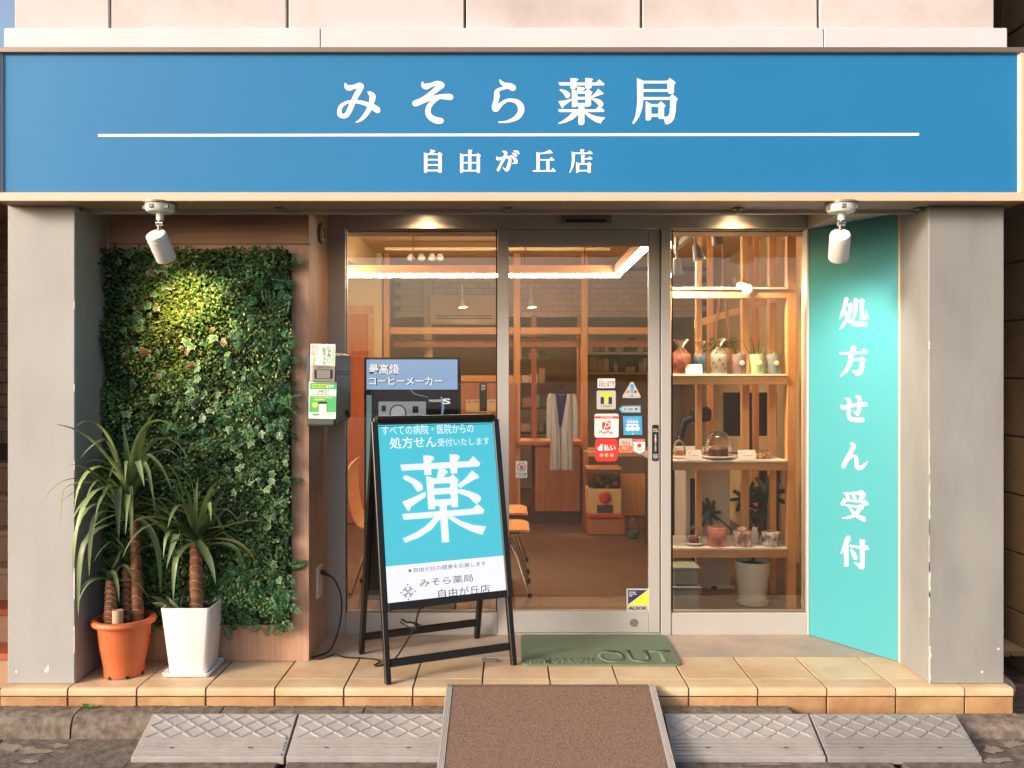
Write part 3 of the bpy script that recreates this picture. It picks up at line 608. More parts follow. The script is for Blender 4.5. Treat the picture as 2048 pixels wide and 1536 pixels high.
Fl(s, [rect(1200.5, 785.5, 1224.5, 793.5), rect(1208.5, 793.2, 1216.5, 808)], M['lime']); Fl(s, [rect(1201, 794, 1208, 808), rect(1217, 794, 1224, 808)], M['navy'])
T(s, 'T-POINT', 1201.5, 810.5, 1224, 814.5, M['dark_text'], .01, space=1.2)
s = sticker(rrect(1189, 827.5, 1237, 875, 4), M['sticker'], 'white payment sticker with red P logo')
Fl(s, [rect(1189.3, 832.5, 1236.7, 837)], M['red']); T(s, 'ペイペイ使えます', 1200.5, 833.3, 1225.5, 836.3, M['white'], .02)
Fl(s, [rrect(1204, 842, 1221, 859, 2.5)], M['red']); Fl(s, [brush([(1204, 843.5, .7), (1213, 844, 1), (1219, 849, 1), (1215, 853.5, 1), (1209, 854, .6)]), brush([(1212.3, 845, .8), (1210.5, 852, .8), (1208, 858, .8)])], M['white'], off=.0017)
T(s, 'PayPay', 1199, 861, 1226.5, 869.5, M['dark_text'], .01); T(s, '◯ キャッシュレス決済', 1197, 829, 1229, 831.5, M['print_grey'])
s = sticker(rrect(1190, 877, 1235.5, 922.5, 8), M['red'], 'red payment sticker with white d mark')
T(s, 'd', 1195, 888.5, 1205, 901.5, M['white'], .06); T(s, '払い', 1207.5, 889, 1231, 901.5, M['white'], .03)
Fl(s, [disc(1203, 910, 3.6), disc(1213, 910, 3.6), disc(1223.5, 910, 3.6)], mat('print_salmon', C(240, 170, 130), .6))
s = sticker([(1261, 765), (1264, 763.3), (1267, 765), (1281.5, 793), (1280.5, 796), (1246, 796), (1244.5, 793)], M['sticker_grey'], 'triangular caution sticker')
Fl(s, [[(1260, 770), (1262, 768.2), (1266, 768.2), (1268, 770), (1265.8, 786), (1262.3, 786)], disc(1264, 791.5, 2.6)], M['skyblue'], off=.0012); T(s, '注', 1252.5, 780.5, 1259.5, 787.5, M['red'], .03); T(s, '意', 1267, 780.5, 1274, 787.5, M['red'], .03)
T(s, '自動ドアです', 1247, 792, 1260, 794.5, M['skyblue']); T(s, 'お気をつけ下さい', 1267.5, 792, 1280, 794.5, M['skyblue'])
s = sticker([(1237.5, 818), (1244, 811.5), (1281.5, 811), (1281.5, 825.5), (1244, 825.5)], M['skyblue'], 'blue arrow sticker for the automatic door')
Fl(s, [[(1241, 818.2), (1246, 813.8), (1279.5, 813.3), (1279.5, 823.3), (1246, 823.3)]], M['sticker_grey'], off=.0012); T(s, '自', 1248, 815.8, 1252.8, 821.3, M['dark_text']); T(s, '動', 1270, 815.5, 1275, 821.3, M['dark_text'], .01)
Fl(s, [brush([(1256, 818.4, .3), (1261, 816.8, .6), (1266, 818.4, .3)]), brush([(1256, 818.4, .3), (1261, 820, .6), (1266, 818.4, .3)])], M['dark_text'], off=.0017)
s = sticker([(1246, 832.5), (1283.5, 832), (1284.5, 869.5), (1247, 870)], M['skyblue'], 'square blue air purifier sticker')
T(s, '空気清浄', 1254, 841, 1276.5, 846.5, M['white'], .02); T(s, '除菌・除臭・抗ウイルス', 1254, 837.8, 1276, 839.8, M['white']); Fl(s, [rrect(1252.5, 848, 1277.5, 851.2, 1.2), disc(1256, 857.5, 4.7), disc(1265, 857.5, 4.7), disc(1274.5, 857, 4.7), disc(1265.5, 867.5, 1.4)], M['white'])
s = sticker(rrect(1238, 877, 1265, 904.5, 3), M['sticker_grey'], 'small two tone payment sticker')
T(s, 'au', 1243, 882, 1259.5, 889, M['orange'], .01); Fl(s, [rrect(1239, 891, 1264, 903.5, 2)], M['orange']); T(s, 'PAY', 1244, 893, 1259, 899.5, M['sticker_grey'], .02)
s = sticker([(1267, 878), (1290, 878), (1290, 900), (1288, 903), (1279, 907.5), (1269, 903), (1267, 900)], M['sticker'], 'shield shaped payment sticker with red top')
Fl(s, [rect(1267.3, 878.3, 1289.7, 883.6)], M['red']); T(s, 'スマホ決済できます', 1270, 879.6, 1287, 882, M['white']); Fl(s, [blob(1278.5, 891, 4.8, 4.5, 10, .2)], M['red']); T(s, 'Pay', 1273.5, 896.5, 1283.5, 902.5, M['dark_text'])
s = sticker(rrect(1031.5, 922, 1054.5, 956, 2), M['sticker_grey'], 'grey door warning sticker with crossed out hand')
ring = lambda x, y, r0, r1, n=28: [[(x + r * math.cos(t), y + r * math.sin(t)) for r, t in ((r0, 2 * math.pi * i / n), (r1, 2 * math.pi * i / n), (r1, 2 * math.pi * (i + 1) / n), (r0, 2 * math.pi * (i + 1) / n))] for i in range(n)]
flat('print', [blob(1043, 934.5, 4.5, 5.5, 9, .25)], PD, .0013, M['print_grey'], s); flat('print', ring(1043, 934, 7.4, 9) + [[(1036.5, 928.5), (1037.6, 927.4), (1049.5, 939.5), (1048.4, 940.6)]], PD, .0016, M['red'], s, step=0); T(s, 'ドアに注意', 1032.8, 946, 1053, 950, M['dark_text'], .02); T(s, 'Take Care', 1036, 951.8, 1050, 954, M['dark_text'])
s = sticker(rect(1253, 1177, 1298.3, 1222), M['sticker_grey'], 'security sticker split into blue and yellow triangles')
Fl(s, [[(1256, 1180), (1295, 1180), (1256, 1208.5)]], M['navy']); Fl(s, [[(1296.3, 1180), (1296.3, 1210), (1256.8, 1210)]], M['yellow'])
T(s, 'Always\nSecurity\nOK', 1258, 1182.5, 1273.5, 1193, M['white'], .02); T(s, 'ALSOK', 1256.5, 1213, 1295, 1219.5, M['navy'], .05)
s = sticker(rrect(1304, 849.5, 1317.5, 922.5, 4), M['blackplastic'], 'dark vertical touch plate on the door stile', PS2)
T(s, 'TOUCH\nTO OPEN', 1305, 857, 1316.5, 864, M['sticker'], .02, PS2); T(s, '手\nを\n触\nれ\nて\nく\nだ\nさ\nい', 1308.8, 869, 1313, 903, M['sticker'], .02, PS2, line=.85); T(s, 'AUTO\nDOOR', 1306, 908, 1316, 915.5, M['sticker'], .03, PS2); T(s, 'NABCO', 1308, 917, 1314, 918.5, M['sticker'], .0, PS2)

# ================================================================ STREET FURNITURE
# A-frame light board
AF = Vector((-.561, .026, 0)); AW, AS, AH = .645, .50, 1.20
aw = Vector((.9105, .4134, 0)); an = Vector((-.4134, .9105, 0)); AL = math.hypot(AS / 2, AH)
ab = thing('light_board', 'black A-frame illuminated board with turquoise pharmacy poster standing on the step', 'sign board', AF)
fslope = (an * (AS / 2) + Vector((0, 0, AH))).normalized(); fn = aw.cross(fslope)          # outward normal of the front leaf
bslope = (an * (-AS / 2) + Vector((0, 0, AH))).normalized(); bn = bslope.cross(aw)
BO = AF + an * AS
def leafbox(name, a0, a1, t0, t1, d0, d1, m, back=False, bev=.003):
    O, sl, n = (BO, bslope, bn) if back else (AF, fslope, fn)
    bm = NB(); q = [(a0, t0), (a1, t0), (a1, t1), (a0, t1)]
    loft(bm, [[O + aw * a + sl * t + n * d for a, t in q] for d in (d0, d1)])
    return mk(name, bm, m, ab, bev)
lw = .026
zt = AL - .005
for back in (False, True):
    leafbox('leg', 0, lw, 0.004, zt - .03, -.028, 0, M['black'], back); leafbox('leg', AW - lw, AW, 0.004, zt - .03, -.028, 0, M['black'], back)
    leafbox('crossbar', lw + .001, AW - lw - .001, .075, .11, -.026, -.004, M['black'], back)
    leafbox('top_bar', .012, AW - .012, zt - .040, zt, -.030, .0015, M['black'], back, .012)
leafbox('frame_side', -.004, lw + .001, .322, zt - .03, .0003, .012, M['black']); leafbox('frame_side', AW - lw - .001, AW + .004, .322, zt - .03, .0003, .012, M['black'])
leafbox('frame_bottom', lw + .0015, AW - lw - .0015, .322, .356, -.012, .0118, M['black'])
leafbox('frame_top', lw + .0015, AW - lw - .0015, zt - .047, zt - .018, .0018, .0122, M['black'])
leafbox('back_panel', lw + .002, AW - lw - .002, .34, zt - .045, -.024, -.006, M['blackplastic'])
leafbox('back_panel', lw + .002, AW - lw - .002, .34, zt - .045, -.024, -.006, M['blackplastic'], True)
M['lb_teal'] = mat('poster_teal', C(40, 166, 178), .35, emit=C(60, 192, 210), estr=.62); M['lb_white'] = mat('poster_white', C(225, 220, 225), .35, emit=C(244, 240, 250), estr=.62)
M['lb_ink'] = mat('poster_ink', C(40, 38, 48), .5); M['lb_logo'] = mat('poster_logo', C(120, 170, 178), .5)
AP = Plane(AF + fn * .001, aw, fslope)
t_split = AP.loc(890, 1122)[1]
flat('poster', [rect(lw + .0005, t_split, AW - lw - .0005, zt - .044)], AP, -.0008, M['lb_teal'], ab, px=False)
poster2 = flat('poster_footer', [rect(lw + .0005, .354, AW - lw - .0005, t_split)], AP, -.0008, M['lb_white'], ab, px=False)
leafbox('poster_glass', lw + .004, AW - lw - .004, .357, zt - .048, .0045, .006, M['glass'], bev=0)
A = lambda body, u0, v0, u1, v1, m, bold=.0, **k: txt(body, AP, (u0, v1), (u1, v0), .0004, m, ab, bold=bold, **k)
def Aq(body, bl, tr, m, bold=0.0): txt(body, AP, bl, tr, .0004, m, ab, bold=bold)
Aq('すべての病院・医院からの', (764, 871), (946, 847), M['lb_white']); Aq('処方せん', (780, 898), (872, 872), M['lb_white'], .012); Aq('受付いたします', (876, 893), (978, 874), M['lb_white'])
Aq('★自由が丘の健康を応援します', (815, 1146), (971, 1122), M['lb_ink']); Aq('みそら薬局', (840, 1174), (945, 1148), M['lb_ink']); Aq('自由が丘店', (877, 1197), (979, 1168), M['lb_ink'])
kk = 220 / 153.6
G['big'] = [[(14.5, 27.5), (110, 22.5), (116, 15.5), (126, 25), (124, 30), (16.5, 36)], [(46.5, 14.5), (56, 14.8), (61, 16.5), (61.5, 20), (57, 24), (58, 41.5), (48, 42)], [(83, 13), (93, 13.2), (97, 15.5), (97, 18.5), (93.5, 22.5), (94, 39.5), (85, 40)], sm([(22, 42.5), (38, 49.5), (45, 56), (45.5, 62), (40, 65), (37, 63.5), (30, 54), (19, 47.5)]),
    [(17, 79.5), (35, 72), (49.5, 65), (50, 72), (29, 86.5), (28, 91), (25, 92.5)], [(94, 55.5), (105, 47), (114.5, 35.5), (124, 43), (124, 46), (118, 48), (98, 60)], sm([(97, 61.5), (112, 65), (124, 70), (127, 75.5), (120, 82), (110, 73), (95, 66.5)]), [(68, 33), (77, 34), (81, 37.5), (78, 41), (73.5, 45.5), (65.5, 45.5)], [(50.5, 43.5), (60.5, 46), (63, 89.5), (53.5, 90)],
    [(83, 45), (87.5, 41), (96, 49), (94, 52), (95, 86.5), (86, 87)], [(60, 46.5), (84, 44.5), (84, 53), (60.5, 54.5)], [(61, 61), (84, 59.5), (84.5, 68), (61.5, 69.5)], [(62, 76.5), (85, 75), (85.5, 83.5), (62.5, 85.5)], [(17, 96.5), (115, 89), (122, 82.5), (131.5, 90.5), (129.5, 96), (19, 104.5)], [(69, 84), (79, 84), (82.5, 135.5), (72.5, 136)],
    [(61, 102), (70, 100), (70, 103), (58, 118), (40, 129.5), (21, 136.5), (17.5, 130.5), (36, 122.5), (50, 113)], [(80, 100.5), (87, 99.5), (100, 106.5), (115, 111.5), (134, 114), (128.5, 125.5), (112, 120), (96, 112), (85, 105)]]
flat('letter', [[(780 + x * kk, 890 + y * kk) for x, y in p] for p in G['big']], AP, .0004, M['lb_white'], ab, step=.00012)
lx, ly = AP.loc(816, 1184); polys = []
for q in range(4):
    an4 = q * math.pi / 2
    rot = lambda x, y: (lx + x * math.cos(an4) - y * math.sin(an4), ly + x * math.sin(an4) + y * math.cos(an4))
    out = [(0, .003), (.008, .008), (.0145, .014), (.0135, .022), (.006, .0235), (0, .019), (-.006, .0235), (-.0135, .022), (-.0145, .014), (-.008, .008)]
    o2 = crom(out, 3, True); i2 = [(x * .72, .0145 + (y - .0145) * .72) for x, y in o2]
    n = len(o2)
    polys += [[rot(*o2[i]), rot(*o2[(i + 1) % n]), rot(*i2[(i + 1) % n]), rot(*i2[i])] for i in range(n)] + [[rot(*p) for p in disc(0, .0335, .0035, n=12)]]
flat('logo', polys, AP, .0004, M['lb_logo'], ab, px=False, step=0)
# its cable and the wall socket
so = thing('wall_socket', 'white outdoor wall socket low on the wooden return wall', 'socket', (-.984, .55, .33))
box('plate', -.9842, -.972, .50, .60, .265, .42, M['white_plastic'], so, bev=.003)
pts = [(-.962, .56, .385), (-.94, .555, .375), (-.90, .55, .35), (-.865, .54, .27), (-.86, .52, .18), (-.875, .50, .09), (-.905, .46, .02), (-.95, .43, .006), (-.975, .40, .006), (-.955, .375, .006), (-.91, .39, .008), (-.87, .43, .010), (-.82, .40, .006), (-.72, .385, .006), (-.65, .36, .006), (-.64, .32, .006), (-.655, .28, .006), (-.62, .285, .006), (-.56, .31, .03), (-.50, .29, .12), (-.46, .26, .20), (-.44, .25, .27), (-.40, .26, .35)]
bm = NB(); tube(bm, crom(pts, 5), .0042, 6); cb = tag(mk('power_cable', bm, M['blackplastic'], smooth=True), 'black power cable looping from the wall socket to the light board', 'cable')
bm = NB(); tube(bm, [(-.972, .56, .387), (-.955, .558, .384), (-.945, .556, .378), (-.93, .553, .37)], [.013, .013, .009, .006], 10); mk('plug', bm, M['blackplastic'], cb, smooth=True)
bm = NB(); tube(bm, crom([(-.53, .30, .215), (-.50, .29, .20), (-.46, .275, .195), (-.43, .27, .20)], 4), [.012] * 5 + [.018] * 5 + [.006] * 3, 8); mk('connector', bm, M['blackplastic'], cb, smooth=True)
# door catch lying in the tiles
box_ = thing('door_stop', 'small worn metal door catch on the tiles under the light board', 'door stop', (-.09, .335, 0))
a = W(980, 1324, .36); box('bar', a.x - .04, a.x + .04, .345, .368, .0004, .012, M['alu_dark'], box_, .003)

# letter box with leaflets
lb = thing('letter_box', 'dark grey green letter box with leaflets in a holder on its front', 'letter box', (-.91, .5, .95))
LY0, LY1 = .30, .70
a = W(617, 853, LY0); b = W(671, 708, LY0)
lx0, lx1, lz0, lz1 = -.9835, b.x, a.z, b.z
prof = [(LY0, lz0 + .0), (LY1, lz0 + .02), (LY1, lz1 - .0), (LY1 - .05, lz1 + .012), (LY0, lz1 + .004)]
bm = NB(); loft(bm, [[(x, y, z) for y, z in prof] for x in (lx0, lx1)]); mk('body', bm, M['letterbox'], lb, bev=.010)
for z in (lz1 - .085, lz1 - .097): box('slot', lx1 - .001, lx1 + .0015, LY0 + .03, LY1 - .03, z, z + .004, M['gasket'], lb)
bm = NB(); cyl_dir(bm, (lx1 - .001, LY0 + .27, lz0 + .06), (1, 0, 0), [(.014, 0), (.014, .006), (.008, .012)], 16); B(bm, lx1 + .004, lx1 + .014, LY0 + .266, LY0 + .274, lz0 + .035, lz0 + .062); mk('knob', bm, M['gasket'], lb, smooth=True)
PL = Plane((0, LY0 - .002, 0), (1, 0, 0), (0, 0, 1)); PL2 = Plane((0, LY0 - .012, 0), (1, 0, 0), (0, 0, 1))
lf = slab('leaflet', [(618, 763), (673, 765), (671.5, 838), (617, 837)], PL, 0, .0008, M['sticker'], lb)
q = lambda body, x0, y0, x1, y1, m, s=lf, P=PL, bold=.0, **k: txt(body, P, (x0, y1), (x1, y0), .0022, m, s, bold=bold, **k)
flat('print', [[(620.5, 765.5), (672.5, 766.5), (672.3, 779), (620, 778.5)], [(619.5, 792), (672, 792.5), (671, 824.5), (618.7, 824)]], PL, .0012, M['green_print'], lf)
flat('print', [rect(624.5, 768.5, 651, 775.5), disc(630, 810, 5.8), [(629, 797.5), (649, 797.5), (649, 800.5), (629, 800.5)]], PL, .0017, M['lime'], lf)
flat('print', [rrect(637, 803, 654.5, 824, 2)], PL, .0018, M['dark_text'], lf); flat('print', [rect(637.8, 808, 653.3, 824)], PL, .0024, M['sticker'], lf)
q('調剤予約', 626, 769.5, 650, 775, M['green_print'], bold=.02); q('受付中', 652, 769, 667.5, 775.5, M['white'], bold=.02); q('LINE', 635, 780.5, 647, 785, M['dark_text']); flat('print', ring(651, 782.8, 2.0, 2.9), PL, .0018, M['green_print'], lf, step=0); q('で', 655, 780.5, 658, 785, M['dark_text']); q('処方箋の写真を送るだけ!', 626, 787, 665.5, 790.5, M['dark_text'])
q('スマホで処方せんを事前に送信', 627, 794, 664, 796.8, M['white']); q('お薬をスムーズに受け取り', 630, 828.5, 664, 831, M['print_grey']); flat('print', [rect(625, 827, 638, 831)], PL, .0014, M['green_print'], lf)
hold = slab('holder', [(621, 729), (670, 731), (671, 765), (620.5, 763)], PL2, 0, .003, M['cello'], lb)
lf = tag(slab('leaflet', [(621.5, 687.5), (671.5, 688.5), (669.5, 764), (620.5, 762)], PL, .004, .0008, M['sticker']), 'white leaflet with green lettering standing in the clear holder on the letter box', 'leaflet')
PL3 = Plane((0, LY0 - .0065, 0), (1, 0, 0), (0, 0, 1))
flat('print', [rrect(629, 739, 665.5, 757.5, 2)], PL3, .0008, M['dark_text'], lf); flat('print', [rect(633.5, 740, 660.5, 756.5)], PL3, .0014, M['sticker'], lf); flat('print', [rect(664.8, 694, 668, 730), rect(625, 716, 629, 729)], PL3, .0008, mat('print_pale_green', C(168, 204, 120), .6), lf); flat('print', ring(658.5, 721, 3.3, 4.6), PL3, .001, M['green_print'], lf, step=0)
txt('LINE', PL3, (655, 715), (661.5, 693.5), .001, M['dark_text'], lf, rot=-90, bold=.015); txt('調剤予約', PL3, (644, 730.5), (652, 695.5), .001, M['green_print'], lf, rot=-90, bold=.01); txt('いつでもどこでも\nスマートフォンから\n処方せん送信', PL3, (624.5, 722), (636, 690), .001, M['dark_text'], lf, rot=-90)
txt('LINE公式アカウント', PL3, (634, 736), (666, 732), .001, M['print_grey'], lf)

# spot lamps under the sign
def spot(u, vcap, axis, label, x_off, energy, col, size):
    x = W(u, 405, .0).x; y = -.005
    t = thing('spot_lamp', label, 'lamp', (x, y, ZS), group='cylindrical spot lamps under the sign')
    bm = NB(); lathe(bm, [(.072, ZS + .004), (.072, ZS - .004), (.06, ZS - .005)], 32, (x, y, 0)); mk('gasket_ring', bm, M['alu_dark'], t, smooth=True)
    bm = NB(); lathe(bm, [(.063, ZS - .005), (.062, ZS - .030), (.054, ZS - .040), (.020, ZS - .042)], 32, (x, y, 0)); mk('base', bm, M['white_plastic'], t, smooth=True)
    for k in range(6):
        an_ = k * math.pi / 3 + .3; bm = NB(); c = Vector((x + .062 * math.cos(an_), y + .062 * math.sin(an_), 0)); B(bm, c.x - .010, c.x + .010, c.y - .006, c.y + .006, ZS - .030, ZS - .012); mk('base_notch', bm, M['alu_dark'], t, .002)
    bm = NB(); tube(bm, [(x, y, ZS - .04), (x, y, ZS - .075)], .016, 16); mk('stem', bm, M['white_plastic'], t, smooth=True)
    ax = Vector(axis).normalized(); pc = Vector((x + x_off, y - .01, ZS - .145))
    bm = NB(); tube(bm, [(x, y, ZS - .07), (x + x_off * .3, y + .002, ZS - .10), pc + ax * .045], .010, 10); cyl_dir(bm, (x - .016, y, ZS - .088), (1, 0, 0), [(.012, 0), (.012, .032)], 12); mk('swivel', bm, M['steel'], t, smooth=True)
    bm = NB(); cyl_dir(bm, pc - ax * .012, ax, [(.036, 0), (.0425, .004), (.0445, .012), (.0445, .020), (.0432, .021), (.0432, .024), (.0445, .025), (.0445, .128), (.042, .134), (.038, .134), (.036, .11), (.010, .10)], 36)
    h = mk('head', bm, M['whitepaint'], t, smooth=True)
    bm = NB(); cyl_dir(bm, pc + ax * .096, ax, [(.034, 0), (.034, .004)], 24); mk('bulb', bm, emitmat('lamp_glow', col, 6), h)
    ld = bpy.data.lights.new('spot_light', 'SPOT'); ld.energy = energy; ld.color = col[:3]; ld.spot_size = R(size); ld.spot_blend = 1.0; ld.shadow_soft_size = .03
    lo = bpy.data.objects.new('spot_light', ld); COL.objects.link(lo); lo.location = pc + ax * .115; lo.rotation_euler = (-ax).to_track_quat('Z', 'Y').to_euler()
spot(321, 463, (.10, .62, -.70), 'white cylindrical spot lamp aimed at the leaf wall', -.012, 20, (1, .74, .34, 1), 92)
spot(1682, 470, (.20, .66, -.68), 'white cylindrical spot lamp aimed at the turquoise panel', -.010, 17, (1, .88, .68, 1), 96)
for u, lab in ((850, 'warm recessed downlight in the entry ceiling over the left window'), (1475, 'warm recessed downlight in the entry ceiling over the right window')):
    x = W(u, 440, .70).x
    t = thing('downlight', lab, 'downlight', (x, .70, 2.252), group='recessed downlights')
    bm = NB(); lathe(bm, [(.055, 2.2515), (.055, 2.248), (.042, 2.247), (.040, 2.2515)], 28, (x, .69, 0)); mk('trim_ring', bm, M['white_plastic'], t, smooth=True)
    bm = NB(); lathe(bm, [(.039, 2.2515), (.039, 2.2485)], 28, (x, .69, 0)); mk('lens', bm, emitmat('downlight_glow', (1, .70, .36, 1), 14), t)
    ld = bpy.data.lights.new('downlight_light', 'SPOT'); ld.energy = 8; ld.color = (1, .60, .26); ld.spot_size = R(150); ld.spot_blend = .6; ld.shadow_soft_size = .03
    lo = bpy.data.objects.new('downlight_light', ld); COL.objects.link(lo); lo.location = (x, .69, 2.242)

# kerb ramps
def kerb_ramp(xa, xb, label, m, skew=0.0):
    t = thing('kerb_ramp', label, 'kerb ramp', ((xa + xb) / 2, -.21, -.15), group='grey plastic kerb ramps along the kerb')
    y0, y1, z0, z1 = -.318, -.104, -.166, -.072
    P3 = lambda x, s: Vector((x, y0 + (y1 - y0) * s, z0 + (z1 - z0) * s))
    bm = NB(); prof = [(y0, -.195), (y0, z0), (y1, z1), (y1 + .004, z1 - .004), (y1 + .004, -.16)]
    loft(bm, [[(x, y, z) for y, z in prof] for x in (xa, xb)]); mk('body', bm, m, t, bev=.002)
    nr_ = (P3(0, 1) - P3(0, 0)).normalized(); nu = Vector((0, -nr_.z, nr_.y))
    def rib(bm, p, q_, w=.0058, h=.0042):
        d = (q_ - p).normalized(); s = d.cross(nu).normalized()
        loft(bm, [[p - s * w - nu * .001, p - s * w * .6 + nu * h, p + s * w * .6 + nu * h, p + s * w - nu * .001], [q_ - s * w - nu * .001, q_ - s * w * .6 + nu * h, q_ + s * w * .6 + nu * h, q_ + s * w - nu * .001]])
    bm = NB(); n = 6; wd_ = (xb - xa - .03); lo_, hi_ = .44, .97; dxs = wd_ / n
    for k in range(-2, n + 1):
        for sgn in (1, -1):
            xs = xa + .015 + (k if sgn > 0 else k + 2) * dxs; xe = xs + 2 * dxs * sgn
            s0, s1 = lo_, hi_
            cl = lambda x: max(xa + .015, min(xb - .015, x))
            if (xs < xa + .014 and xe < xa + .014) or (xs > xb - .014 and xe > xb - .014): continue
            f = lambda x: s0 + (s1 - s0) * (x - xs) / (xe - xs)
            pa, pb = cl(xs), cl(xe)
            if abs(pa - pb) < .02: continue
            rib(bm, P3(pa, f(pa)), P3(pb, f(pb)))
    mk('diamond_tread', bm, m, t)
    bm = NB()
    for s_ in (.05, .16, .235, .31, .40): rib(bm, P3(xa + .012, s_), P3(xb - .012, s_), .0052, .0075)
    mk('step_ribs', bm, m, t)
    for x in (xa + (xb - xa) * .24, xa + (xb - xa) * .76):
        bm = NB(); p = P3(x, .20); cyl_dir(bm, p - nu * .001, nu, [(.010, 0), (.010, .0035), (.006, .0036)], 14); mk('bolt_hole', bm, M['gasket'], t)
kerb_ramp(-1.545, -.925, 'pale grey diamond tread kerb ramp ending below the plant pots', M['rampgrey'])
kerb_ramp(-.915, -.27, 'pale grey diamond tread kerb ramp below the light board against the carpet ramp', M['rampgrey'])
kerb_ramp(.655, 1.272, 'pale grey diamond tread kerb ramp touching the brown carpet on the doormat side', M['rampgrey'])
kerb_ramp(1.282, 1.905, 'darker grey diamond tread kerb ramp below the right pillar', M['rampgrey_dark'])

# carpet ramp
cr = thing('carpet_ramp', 'brown carpeted entry ramp with grey ribbed edge strips leading up to the step', 'ramp', (.17, -.3, -.1))
CP = [Vector((0, .012, .0125)), Vector((0, -.02, .011)), Vector((0, -.62, -.176))]
def crx(name, x0, x1, m, h=0.0, bev=.001):
    bm = NB(); loft(bm, [[(x, p.y, p.z + h) for p in CP] + [(x, p.y, p.z - .010) for p in reversed(CP)] for x in (x0, x1)]); return mk(name, bm, m, cr, bev)
crx('carpet', -.262, .604, M['carpet'])
for xa in (-.29, .6045):
    e = crx('edge_strip', xa, xa + .0275, M['rampgrey'], .0015)
    for k in range(4):
        bm = NB(); x = xa + .004 + k * .0065; loft(bm, [[(xx, p.y, p.z + .0005) for p in CP] + [(xx, p.y, p.z + .0032) for p in reversed(CP)] for xx in (x, x + .0035)]); mk('groove_rib', bm, M['alu'], e)

# door mat
dm = thing('door_mat', 'green rubber door mat with embossed letters in front of the sliding door', 'door mat', (.42, .52, 0))
bm = NB(); o1 = [(x, y) for x, y in rrect(.045, .285, .812, .765, .035, 5)]
loft(bm, [[(x, y, .0002) for x, y in o1], [(x, y, .0085) for x, y in o1]]); mk('pad', bm, M['mat_green'], dm, bev=.002)
PM = Plane((0, 0, .0087), (1, 0, 0), (0, 1, 0))
def emb(body, x0, y0, x1, y1, bold):
    o = txt(body, PM, (x0, y0), (x1, y1), .0, M['mat_green'], dm, px=False, bold=bold)
    bm = bmesh.new(); bm.from_mesh(o.data); r = bmesh.ops.extrude_face_region(bm, geom=list(bm.faces)); bmesh.ops.translate(bm, verts=[v for v in r['geom'] if isinstance(v, bmesh.types.BMVert)], vec=(0, 0, .0007)); bm.to_mesh(o.data); bm.free()
emb('OUT', .42, .315, .79, .50, .02); emb('TOMORROW', .075, .30, .40, .38, .01)

# weed in the kerb joint
wd_ = thing('weed', 'small bright green weed growing from the kerb joint', 'weed', (-1.86, -.03, -.08))
M['weed'] = mat('weed_leaf', C(96, 150, 58), .5, trans=.2, objvar=.2)
for k in range(9):
    a_ = k * 2.4; c = Vector((-1.86, -.03, -.078)); d_ = Vector((math.cos(a_), math.sin(a_) * .6 - .2, random.uniform(.2, .9))).normalized(); L_ = random.uniform(.02, .05); s_ = d_.cross(Vector((0, 0, 1))).normalized() * .010
    bm = NB(); v = [bm.verts.new(p) for p in (c, c + d_ * L_ * .6 + s_, c + d_ * L_ + Vector((0, 0, -.004)), c + d_ * L_ * .6 - s_)]; bm.faces.new(v); mk('leaf', bm, M['weed'], wd_)

# ================================================================ LEAF WALL
HX0, HX1, HZ0, HZ1, HY = -1.958, -1.068, .16, 1.985, .345
lwall = thing('leaf_wall', 'green wall of artificial ivy, fern and box leaves lit by a warm spot', 'plant wall', (-1.5, .355, .1))

box('backing', HX0, HX1, HY, .3575, HZ0 + .02, HZ1 - .01, M['hedge_back'], lwall)
rnd = random.random; ru = random.uniform
def lump(x, z): return .5 + .25 * math.sin(x * 17 + 3 * math.sin(z * 9)) + .25 * math.sin(z * 21 + 2 * math.sin(x * 13))
def leafmass(name, n, size, m, inside):
    vs, fs = [], []
    for _ in range(n):
        for _t in range(30):
            x, z = ru(HX0, HX1 + .012), ru(HZ0 - .015, HZ1 + .012)
            if inside(x, z): break
        else: continue
        y = HY - .006 - rnd() ** .7 * (.012 + .062 * lump(x, z))
        p = Vector((x, y, z)); s = size * ru(.65, 1.3)
        d = Vector((ru(-1, 1), ru(-1.1, .1), ru(-1, .7))).normalized(); w = d.cross(Vector((ru(-.5, .5), -1, ru(-.2, .8)))).normalized() * s * .30
        up = w.cross(d).normalized() * s * .10
        k = len(vs); vs += [p, p + d * s * .55 + w - up, p + d * s, p + d * s * .55 - w - up]; fs += [(k, k + 1, k + 2), (k, k + 2, k + 3)]
    me = bpy.data.meshes.new(name); me.from_pydata(vs, [], fs); me.materials.append(m)
    return tag(link(name, me, lwall), kind='stuff')
edge = lambda x, z: z > HZ0 + .05 + .04 * math.sin(x * 30) + (.02 * math.sin(x * 71)) and x < HX1 + .006 * math.sin(z * 40)
lamp_pool = lambda x, z: math.exp(-((x + 1.62) / .17) ** 2 - ((z - 1.62) / .24) ** 2)  # where the warm lamp pool is painted with yellow leaves
leafmass('box_leaves', 26000, .021, M['box_leaf'], lambda x, z: edge(x, z) and rnd() > lamp_pool(x, z) * .6)
leafmass('glow_yellow_leaves', 7000, .021, M['box_leaf_glow'], lambda x, z: edge(x, z) and rnd() < lamp_pool(x, z) + .05)
bm = NB()                                        # ivy leaf: cream rim with a green heart just above it
out = [(0, -.02), (.25, -.10), (.52, .08), (.40, .26), (.62, .50), (.30, .52), (.24, .66), (0, 1.0), (-.24, .66), (-.30, .52), (-.62, .50), (-.40, .26), (-.52, .08), (-.25, -.10)]
cz = lambda x, y: -.14 * abs(x) - .10 * (y - .4) ** 2
